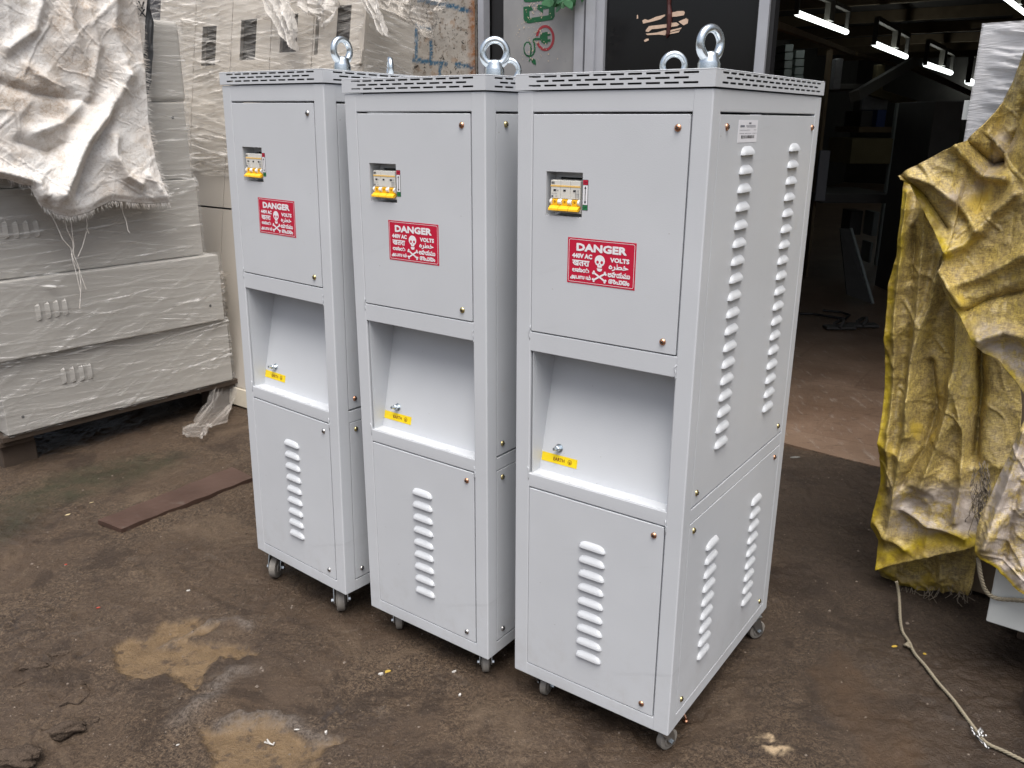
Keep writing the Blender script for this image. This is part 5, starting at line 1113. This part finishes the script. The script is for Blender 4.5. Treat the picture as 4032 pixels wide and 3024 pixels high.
def tsheet(le, re, yl, yr, nu, nv, folds, seed, worn=None, hemf=None, cr=(.012, .006), name='tarp_sheet', parent=None):
    """a hanging sheet between a left and a right edge traced down its height; yl / yr: how far forward each edge hangs"""
    n = nv
    def along(pl): 
        pl = np.array(pl, float); d = np.concatenate([[0], np.cumsum(np.hypot(*np.diff(pl, axis=0).T))]); t = np.linspace(0, d[-1], n); return np.stack([np.interp(t, d, pl[:, 0]), np.interp(t, d, pl[:, 1])], -1)
    A, B = along(le), along(re); U, V = np.meshgrid(np.linspace(0, 1, nu), np.linspace(0, 1, nv))
    PX = A[:, None, 0]*(1-U)+B[:, None, 0]*U; PY = A[:, None, 1]*(1-U)+B[:, None, 1]*U
    Yb = np.interp(V, np.linspace(0, 1, len(yl)), yl)*(1-U)+np.interp(V, np.linspace(0, 1, len(yr)), yr)*U
    S = np.empty_like(PX); Z = np.empty_like(PX)
    for i in range(nv):
        for j in range(nu): S[i, j], Z[i, j] = rsp(PX[i, j], PY[i, j], Yb[i, j])
    f = np.zeros_like(U)
    for pts, w_, a_ in folds: f += a_*np.exp(-(poly_dist(PX, PY, pts)/w_)**1.4)
    y = Yb-f-facets(S, Z, cr[0]*.70, 150, seed, 1.9, 1.2)-facets(S, Z, cr[1]*.32, 800, seed+7, 1.7, .3)-facets(S, Z, cr[1]*.10, 3000, seed+9, 1.3, -.6)-creases(S, Z, 46, .007, .008, seed+11, (1.3, .5, -.6, 2.2), .05, .22)-creases(S, Z, 70, .0026, .0045, seed+12, (.4, -.5, 1.2, 2.4), .02, .09)
    mb = MB(); mb.grid(np.stack([S, y, Z], -1)); o = mb.build(name, M_TARP, parent, smooth=True)
    for nm, fn in (('worn', worn), ('hem', hemf)):
        at = o.data.attributes.new(nm, 'FLOAT', 'POINT'); at.data.foreach_set('value', (fn(PX, PY) if fn else np.zeros_like(PX)).astype(np.float32).ravel())
    m = o.modifiers.new('thick', 'SOLIDIFY'); m.thickness = .003; m.offset = 1; return o
tp = empty('yellow_tarpaulin'); rs_obj(tp, 'dirty worn yellow tarpaulin hanging in heavy folds over the stack on the right', 'tarpaulin')
L1_ = [(3562, 690), (3550, 740), (3547, 830), (3540, 960), (3532, 1010), (3500, 1110), (3488, 1250), (3480, 1400), (3478, 1560), (3474, 1720), (3466, 1900), (3436, 2020), (3430, 2070), (3455, 2130), (3448, 2242)]
R1_ = [(3760, 640), (3850, 800), (3900, 1000), (3960, 1200), (4000, 1400), (4020, 1600), (4010, 1800), (3960, 1950), (3890, 2060), (3850, 2148)]
hemL = lambda PX, PY: np.clip(np.exp(-(poly_dist(PX, PY, L1_)/34)**4)+np.exp(-(poly_dist(PX, PY, [(3448, 2225), (3540, 2185), (3650, 2140), (3740, 2118), (3843, 2130)])/30)**4), 0, 1)
worn1 = lambda PX, PY: np.clip(sstep(1860, 1960, PY)*sstep(2130, 2080, PY)*sstep(3480, 3560, PX), 0, 1)
tsheet(L1_, R1_, [0, -.01, -.02, -.03, -.04, -.06], [.06, .04, .02, 0, -.05, -.10], 150, 330,
       [([(3660, 780), (3640, 1000), (3620, 1250), (3600, 1500), (3560, 1800), (3500, 2100)], 26, .035), ([(3575, 760), (3560, 1000), (3530, 1200), (3520, 1500), (3505, 1900)], 16, .022), ([(3720, 1000), (3680, 1180), (3640, 1280), (3600, 1420), (3590, 1700)], 20, .040), ([(3790, 1150), (3770, 1400), (3740, 1600), (3700, 1750), (3640, 1900)], 24, .045), ([(3760, 1500), (3800, 1700), (3790, 1900), (3760, 2050)], 22, .030), ([(3660, 1430), (3680, 1620), (3640, 1760), (3560, 1900)], 14, -.03), ([(3850, 1300), (3850, 1550), (3830, 1800)], 24, -.06), ([(3450, 2050), (3480, 2100), (3560, 2160)], 18, .02), ([(3560, 2000), (3640, 2060), (3800, 2110)], 16, .022), ([(3600, 900), (3590, 1100)], 12, -.02)],
       200, worn1, hemL, name='hanging_curtain', parent=tp)
U2_ = [(3552, 693), (3600, 662), (3660, 628), (3720, 592), (3775, 570), (3800, 552), (3830, 525), (3870, 490), (3915, 440), (3960, 380), (3995, 310), (4030, 215), (4090, 80), (4160, -60), (4420, -90)]
D2_ = [(3556, 705), (3585, 725), (3615, 790), (3650, 860), (3690, 940), (3735, 1000), (3700, 1080), (3740, 1190), (3800, 1290), (3870, 1390), (3930, 1420), (3990, 1490), (4060, 1580), (4180, 1680), (4420, 1750)]
hem2 = lambda PX, PY: np.clip(np.exp(-(poly_dist(PX, PY, D2_[:6])/26)**4)*sstep(3545, 3600, PX)+.8*np.exp(-(poly_dist(PX, PY, D2_[7:])/22)**4)*sstep(.35, .55, fbm(PX/40, PY/40, 3, 5)), 0, 1)
worn2 = lambda PX, PY: np.clip(np.exp(-(poly_dist(PX, PY, [(3740, 780), (3860, 720), (3960, 560)])/40)**2)*.7+np.exp(-(poly_dist(PX, PY, [(3900, 1330), (4040, 1440)])/60)**2), 0, 1)
tsheet(U2_, D2_, [-.03, -.05, .10, .05, -.05, -.15], [-.06, -.08, -.10, -.14, -.24, -.34], 240, 330,
       [([(3800, 560), (3850, 610), (3900, 650), (3935, 640)], 20, -.045), ([(3780, 575), (3830, 640), (3880, 690), (3960, 700)], 20, .050), ([(3935, 640), (3990, 520), (4040, 380)], 24, -.04), ([(3600, 690), (3680, 720), (3780, 800), (3860, 900)], 24, .030), ([(3570, 700), (3640, 770), (3720, 900)], 14, -.024), ([(3700, 1000), (3800, 960), (3900, 860), (4000, 760)], 26, .040), ([(3760, 1120), (3880, 1080), (4040, 1000)], 26, .028), ([(3800, 1230), (3900, 1180), (4050, 1150)], 20, -.028), ([(3900, 520), (3950, 600), (3960, 650)], 15, .02), ([(3860, 1330), (3960, 1300), (4060, 1330)], 24, .035), ([(3690, 1040), (3740, 1110), (3790, 1200)], 14, .03)],
       230, worn2, hem2, cr=(.014, .008), name='upper_fold', parent=tp)
L3_ = [(4060, 1560), (4030, 1660), (4000, 1720), (3975, 1790), (3935, 1870), (3900, 1950), (3868, 2010), (3850, 2070), (3846, 2140), (3862, 2190), (3920, 2240), (3970, 2290), (4040, 2345)]
R3_ = [(4200, 1540), (4200, 1660), (4200, 1800), (4200, 1950), (4200, 2100), (4200, 2200), (4200, 2300), (4200, 2420)]
tsheet(L3_, R3_, [-.33, -.34, -.36, -.38], [-.34, -.36, -.38, -.38], 90, 200, [([(4030, 1700), (3990, 1850), (3930, 2000), (3890, 2130)], 26, .03), ([(4020, 1900), (3980, 2050), (3950, 2200)], 20, -.02)],
       260, lambda PX, PY: np.clip(sstep(1640, 1760, PY)*1.0, 0, 1)*sstep(3850, 3930, PX+.3*(PY-2000)*0), lambda PX, PY: np.exp(-(poly_dist(PX, PY, L3_[8:])/14)**4), name='right_lobe', parent=tp)
L4_ = [(3452, 2215), (3462, 2260), (3480, 2310), (3520, 2325)]; R4_ = [(3845, 2120), (3842, 2200), (3835, 2290), (3820, 2325)]
tsheet(L4_, R4_, [.03, .05], [.0, .02], 70, 40, [([(3500, 2250), (3600, 2300), (3640, 2350)], 20, .02), ([(3700, 2200), (3720, 2340)], 20, .02)], 290, None, lambda PX, PY: .8*np.exp(-(poly_dist(PX, PY, [(3480, 2250), (3600, 2300), (3660, 2335)])/14)**2), name='inner_flap', parent=tp)
mb = MB(); rk = random.Random(21)                                   # frayed netting between the folds
for k in range(70):
    px = rk.uniform(3838, 3892); py = rk.uniform(1790, 1990); q = []
    for j in range(5): px += rk.uniform(-14, 14); py += rk.uniform(8, 34); s_, z_ = rsp(min(px, 3900), py, -.19); q.append((s_, -.19+rk.uniform(-.01, .01), z_))
    mb.tube(q, .0010, 4)
for k in range(40):
    i = rk.uniform(3450, 3830); py = 2318+rk.uniform(-20, 10); s_, z_ = rsp(i, py, .0); mb.tube([(s_, 0, z_), (s_+rk.uniform(-.015, .015), -.01, z_-rk.uniform(.01, .03)), (s_+rk.uniform(-.02, .02), -.01, z_-rk.uniform(.02, .05))], .0009, 4)
o = mb.build('frayed_threads', simple('grey_brown_fibre', (.17, .14, .105), .8, 0, .3), tp); o['kind'] = 'stuff'
# what it covers
M_PALE = simple('pale_grey_steel', (.48, .50, .49), .45, 0, .05, 4)
c0 = rsp(3880, 2446, -.321); bx = c0[0]; zb0 = c0[1]
rs_obj(MB().rbox(bx, bx+.9, -.321, .12, zb0, zb0+.36, .004, 2).build('pale_steel_box', M_PALE, smooth=40), 'pale grey steel box corner sticking out below the yellow tarpaulin on the right', 'box')
rs_obj(MB().rbox(bx+.06, bx+1.0, -.16, .9, zb0-.11, zb0-.002, .004, 1).build('pallet_bearer', M_WOODD), 'dark pallet under the pale grey steel box on the right', 'pallet')
rs_obj(MB().rbox(.20, 1.1, .10, .75, .012, 1.04, .006, 2).build('covered_box', simple('dull_brown_card', (.16, .12, .08), .8)), 'large box hidden behind the yellow tarpaulin folds', 'box')
hx = rsp(4110, 300, -.05)[0]; rs_obj(MB().rbox(hx, hx+.7, -.04, .14, 1.05, 1.72, .006, 2).build('covered_box', simple('dull_grey_card', (.2, .19, .17), .8)), 'upper box under the top of the yellow tarpaulin at the right edge', 'box')
ra, rb_ = on_z(3965, 3010), on_z(4010, 2640)
mb = MB(); mb.rbox(0, .5, 0, .30, -.02, .115, .006, 2); o = mb.build('timber_block', M_WOODD); o.location = (1.155, 1.37, 0); o.rotation_euler = (0, 0, R(-9)); tag(o, 'dark damp timber block at the lower right corner beside the rope', 'timber')
wc = empty('wrapped_carton'); rs_obj(wc, 'upright white cabinet in tight pleated film behind the top of the yellow tarpaulin', 'carton')
yc = .16; (sa, za), (sb, zb_) = rsp(3800, 545, yc), rsp(3884, 98, yc)
MB().rbox(sa, sa+.8, yc, yc+.3, .95, zb_, .004, 2).build('body', simple('white_steel_sheet', (.60, .61, .63), .45, 0, .05), wc, smooth=40)
(s2, z2), (s3, z3) = rsp(3782, 472, yc), rsp(3826, 395, yc)
MB().rbox(s2, s3+.01, yc+.01, yc+.013, z2, z3, .001, 1).build('side_flap', M_PALE, wc)
U, V = np.meshgrid(np.linspace(sa-.002, sa+.5, 120), np.linspace(.95, zb_+.004, 200)); wr = fbm(U*7+.2*V, V*46+U*7, 4, 300); env = sstep(sa+.015, sa+.07, U)
yy = yc-.004-.016*env*(sstep(.38, .75, wr)); f1 = MB().grid(np.stack([U, yy, V], -1)).build('tight_film', film_mat('white_pleated_film', (.72, .72, .74), .5, .9, 4, .6, .3), wc, smooth=True)
px = [rsp(4008, 85, .3), rsp(4008, -60, .3)]; rs_obj(MB().rbox(px[0][0], px[0][0]+.4, .48, .5, 1.3, 2.3, .003, 1).build('steel_sheet', M_PALE), 'plain pale grey panel at the top right edge above the white wrapped carton', 'panel')
# rope
M_ROPE = simple('jute_rope', (.22, .19, .135), .85, 0, .3, 300, .3)
def spline(P, n):
    P = [Vector(p) for p in P]; out = []
    for i in range(len(P)-1):
        p0, p1, p2, p3 = P[max(i-1, 0)], P[i], P[i+1], P[min(i+2, len(P)-1)]
        for k in range(n):
            t = k/n; out.append(.5*((2*p1)+(p2-p0)*t+(2*p0-5*p1+4*p2-p3)*t*t+(3*p1-p0-3*p2+p3)*t**3))
    return out+[P[-1]]
def rope(path, r, pitch):
    mb = MB(); n = len(path); L_ = [0]
    for i in range(1, n): L_.append(L_[-1]+(path[i]-path[i-1]).length)
    for k in range(3):
        q = []; last = None
        for i, p in enumerate(path):
            t = (path[min(i+1, n-1)]-path[max(i-1, 0)]).normalized(); a = t.cross(UPV).normalized(); c_ = a.cross(t)
            an = 2*math.pi*L_[i]/pitch+k*2.0944; q.append(p+(a*math.cos(an)+c_*math.sin(an))*r*.52)
        mb.tube(q, r*.56, 6)
    return mb
rp = [on_z(3530, 2290, .09), on_z(3540, 2345, .05), on_z(3545, 2440, .012)]+[on_z(x, y) for x, y in ((3552, 2500), (3575, 2540), (3600, 2590), (3640, 2642), (3690, 2700), (3745, 2768), (3790, 2830), (3832, 2880), (3880, 2935), (3950, 2975), (4032, 3012), (4120, 3050))]
rp = [Vector((p_.x, p_.y, max(p_.z, ground_z(p_.x, p_.y)+.0065))) for p_ in rp]
ro = rope(spline(rp, 26), .0042, .026).build('rope', M_ROPE, smooth=True); tag(ro, 'thin jute rope lying across the wet ground at the lower right', 'rope')
mb = MB(); kn = on_z(3575, 2540, .012); mb.tube([kn+Vector((.008*math.cos(a), .006*math.sin(a), .004*math.sin(2*a))) for a in [k*.6 for k in range(11)]], .0042, 6); mb.build('knot', M_ROPE, ro, smooth=True)
rq = [rsp(3855, 2190, -.36), rsp(3862, 2270, -.36), rsp(3885, 2325, -.34), rsp(3925, 2355, -.330), rsp(4000, 2362, -.330), rsp(4100, 2372, -.330)]
o = rope(spline([rsw(s_, y_, z_) for (s_, z_), y_ in zip(rq, (-.37, -.36, -.345, -.331, -.331, -.331))], 20), .0050, .030).build('rope', M_ROPE, smooth=True); tag(o, 'short rope tied round the pale grey steel box below the tarpaulin', 'rope')
sc_ = empty('striped_cord', on_z(3835, 2890, .012), 0, 'tiny black and white striped cord tied round the rope', 'cord')
M_STR = MT('striped_cord_skin'); w_ = _n(M_STR.t, 'ShaderNodeTexWave'); w_.inputs['Scale'].default_value = 55; M_STR.l(M_STR.coord(), w_.inputs['Vector']); M_STR.set(Base_Color=M_STR.ramp(w_.outputs['Fac'], [(.45, .02), (.55, .7)]), Roughness=.6)
mb = MB(); sp = lambda pts: [on_z(x, y, .012+.006*(i % 2))-sc_.location for i, (x, y) in enumerate(pts)]
mb.tube(sp([(3825, 2862), (3832, 2885), (3850, 2902), (3868, 2880), (3862, 2868), (3852, 2880), (3862, 2898), (3885, 2895)]), .0022, 6); mb.tube(sp([(3845, 2900), (3870, 2925), (3892, 2948)]), .0024, 6); mb.build('cord', M_STR.m, sc_)
# ---------------------------------------------------------------- loose bits on the ground
pk = [on_z(x, y) for x, y in ((388, 2068), (480, 2106), (1000, 1905), (915, 1862))]
zt = .018; zg = lambda p_: ground_z(p_.x, p_.y)
pts = [Vector((p_.x, p_.y, zg(p_)+.004)) for p_ in pk]; mb = MB()
NN = 24; top = []; 
for i in range(NN+1):
    t = i/NN; a = pts[0].lerp(pts[3], t); c_ = pts[1].lerp(pts[2], t); 
    for j in range(5): q = a.lerp(c_, j/4); top.append(q+Vector((0, 0, .012+.0015*math.sin(i*1.3+j))))
vs = top+[v-Vector((0, 0, .016)) for v in top]; fs = []
m_ = len(top)
for i in range(NN):
    for j in range(4): a = i*5+j; fs += [(a, a+1, a+6, a+5), (m_+a+5, m_+a+6, m_+a+1, m_+a)]
    for j in (0, 4): a = i*5+j; fs.append((a, a+5, m_+a+5, m_+a))
for i in (0, NN):
    for j in range(4): a = i*5+j; fs.append((a, a+1, m_+a+1, m_+a))
mb.add(vs, fs); b = MT('wet_brown_board'); co = b.coord(); n1 = b.noise(co, 6, 5); c = b.mix(b.ramp(n1, [(.3, 0), (.7, 1)]), (.045, .024, .017), (.070, .040, .030)); c = b.mix(b.ramp(b.noise(co, 16, 5, .7), [(.62, 0), (.72, .7)]), c, (.12, .10, .085)); b.set(Base_Color=c, Roughness=.5)
tag(mb.build('wooden_plank', b.m), 'flat wet brown plank lying on the ground left of the farthest cabinet', 'plank')
M_SCRAP = simple('white_scrap', (.46, .44, .41), .6, 0, .1); M_LEAFY = simple('yellow_flake', (.40, .27, .04), .6, 0, .2); M_STRAW = simple('pale_straw', (.38, .31, .18), .7, 0, .2); M_REDS = simple('red_scrap', (.35, .05, .03), .6); M_MUD = simple('mud_clod', (.075, .055, .041), .95, 0, .5, 70, 1.0, .006, .2)
rd = random.Random(31)
def bit(name, px, py, L_, w_, m, label, cat, a=None, th=.0025, group=None):
    L_ *= .62; w_ *= .62; th *= .7; p_ = on_z(px, py); a = rd.uniform(0, 3.1) if a is None else a; n = 9; mb = MB()
    pts = [(L_*math.cos(2*math.pi*k/n)*rd.uniform(.6, 1.1), w_*math.sin(2*math.pi*k/n)*rd.uniform(.6, 1.1)) for k in range(n)]
    mb.prism(pts, (0, 0, 0), (1, 0, .05), (0, 1, .04), (0, 0, 1), th)
    o = mb.build(name, m); o.location = (p_.x, p_.y, ground_z(p_.x, p_.y)+.0005); o.rotation_euler = (rd.uniform(-.15, .15), rd.uniform(-.15, .15), a); return tag(o, label, cat, group)
bit('dry_leaf', 270, 2036, .020, .007, M_STRAW, 'pale dry leaf on the ground left of the brown plank', 'leaf', .6)
bit('paper_scrap', 1500, 2655, .011, .007, M_SCRAP, 'white scrap beside a yellow flake in front of the middle cabinet', 'scrap', .5, .006)
bit('yellow_flake', 1525, 2640, .016, .009, M_LEAFY, 'yellow flake touching the white scrap in front of the middle cabinet', 'flake', .2)
bit('plastic_scrap', 1790, 2645, .011, .004, M_SCRAP, 'curled white scrap in front of the middle cabinet castor', 'scrap', .4, .005)
bit('paper_scrap', 1810, 2738, .008, .005, M_SCRAP, 'lone white crumb on the ground between the two near cabinets', 'scrap', None, .006)
bit('yellow_flake', 3520, 2555, .016, .008, M_LEAFY, 'yellow flake on the ground beside the rope', 'flake', .3)
bit('yellow_flake', 3640, 2582, .006, .009, M_LEAFY, 'small upright yellow flake right of the rope', 'flake', 1.2)
bit('yellow_flake', 3980, 2380, .02, .012, M_LEAFY, 'bright yellow shred on the edge of the pale steel box', 'flake') if False else None
bit('straw', 362, 1986, .014, .003, M_STRAW, 'short pale straw on the ground above the plank end', 'straw', .3)
bit('red_scrap', 388, 2404, .010, .004, M_REDS, 'red scrap on the bare ground at the left', 'scrap', .4)
bit('red_scrap', 260, 2228, .008, .004, M_REDS, 'small dull red flake left of the ground centre', 'scrap', .2)
bit('white_twist', 745, 2348, .010, .005, M_SCRAP, 'white crumb above the larger ochre patch', 'scrap', .3, .006)
bit('pebble', 1285, 2892, .007, .006, M_SCRAP, 'pale pebble right of the lower ochre patch', 'pebble', None, .007)
bit('straw', 1170, 2882, .011, .003, M_SCRAP, 'white splinter on the lower ochre patch', 'splinter', .1)
bit('straw', 700, 2940, .007, .003, M_SCRAP, 'tiny white splinter left of the lower ochre patch', 'splinter', .6)
bit('plastic_scrap', 3130, 1805, .045, .012, simple('wet_grey_plastic', (.16, .16, .15), .35), 'grey wet plastic shred on the ground before the workshop floor edge', 'scrap', .15)
mb = MB(); mb.tube([on_z(x, y, .004)-on_z(1060, 2905) for x, y in ((1040, 2905), (1055, 2910), (1050, 2895), (1062, 2912), (1075, 2915), (1078, 2908))], .0022, 5); o = mb.build('white_thread', M_SCRAP); p_ = on_z(1060, 2905); o.location = (p_.x, p_.y, ground_z(p_.x, p_.y)); tag(o, 'twisted white thread lying on the lower ochre patch', 'thread')
sb_ = empty('loose_bolt', on_z(2700, 2840), 0, 'rusty loose screw standing by the front castor of the nearest cabinet', 'bolt'); mb = MB(); mb.tube([Vector((-.012, .02, .03)), Vector((0, 0, .008))], .0022, 8); mb.build('shank', M_COPPER, sb_); mb = MB(); mb.lathe([(.006, 0), (.0065, .003), (.004, .006), (0, .007)], None, 10); mb.build('head', M_COPPER, sb_)
# clods of mud and twigs at the lower left
def clod(px, py, L_, w_, h_, a, seed, label):
    p_ = on_z(px, py); bm = bmesh.new(); bmesh.ops.create_icosphere(bm, subdivisions=4, radius=1)
    co_ = np.array([v.co[:] for v in bm.verts]); k = 1+.75*(fbm(co_[:, 0]*1.6+seed+co_[:, 2], co_[:, 1]*1.6+co_[:, 2]*1.3, 4, seed)-.5)+.35*(ridged(co_[:, 0]*4+co_[:, 2]*2, co_[:, 1]*4-co_[:, 2], 3, seed+1)-.5)
    for v, f_ in zip(bm.verts, k): v.co = Vector((v.co.x*L_*f_, v.co.y*w_*f_*(1+.25*math.sin(v.co.x*4+seed)), v.co.z*h_*f_))
    mb = MB(); mb.bm(bm); o = mb.build('mud_clod', M_MUD, smooth=True); o.location = (p_.x, p_.y, ground_z(p_.x, p_.y)+h_*.15); o.rotation_euler = (0, 0, a); tag(o, label, 'mud clod', 'mud clods at the lower left')
clod(258, 2905, .042, .016, .016, .45, 3, 'largest elongated dark mud clod near the lower left corner')
clod(60, 3030, .050, .026, .018, .2, 5, 'mud clod cut by the bottom left edge of the view')
clod(140, 2640, .030, .012, .011, .35, 7, 'crumbly mud clod left of the larger ochre patch')
clod(312, 2715, .012, .014, .012, .9, 9, 'small round mud clod below left of the larger ochre patch')
clod(232, 2588, .028, .009, .009, .5, 11, 'thin ridge of mud just left of the larger ochre patch')
for pts, r_, label in (([(235, 2795), (270, 2788), (308, 2786), (330, 2765), (352, 2745)], .0022, 'bent dark twig below the small round mud clod'), ([(55, 2725), (80, 2712), (100, 2700)], .002, 'short dark twig at the left edge of the ground'), ([(365, 2850), (385, 2845), (392, 2838)], .002, 'tiny twig above the largest mud clod')):
    q = [on_z(x, y) for x, y in pts]; mb = MB(); mb.tube([Vector((v.x-q[0].x, v.y-q[0].y, ground_z(v.x, v.y)+.002)) for v in q], r_, 6); o = mb.build('twig', M_MUD); o.location = (q[0].x, q[0].y, 0); tag(o, label, 'twig', 'twigs on the mud')
# grit: nobody could count it
mb = MB()
for k in range(2600):
    x = rd.uniform(-1.6, 1.3); y_ = rd.uniform(1.42, 3.2); 
    r_ = min(.0016*math.exp(rd.gauss(0, .55)), .006); z_ = ground_z(x, y_); nn = 5
    a0 = rd.uniform(0, 6); ring = [Vector((x+r_*rd.uniform(.6, 1.2)*math.cos(a0+q*2*math.pi/nn), y_+r_*rd.uniform(.6, 1.2)*math.sin(a0+q*2*math.pi/nn), z_-.0004)) for q in range(nn)]
    o_ = len(mb.v); mb.add(ring+[Vector((x+r_*.2, y_, z_+r_*rd.uniform(.5, 1.0)))], [(q, (q+1) % nn, nn) for q in range(nn)], 0 if rd.random() < .55 else 1)
o = mb.build('grit', [simple('grey_grit', (.15, .12, .095), .8, 0, .4, 90), M_MUD]); tag(o, None, None, None, 'stuff'); o['label'] = 'fine grit scattered over the wet dirt'
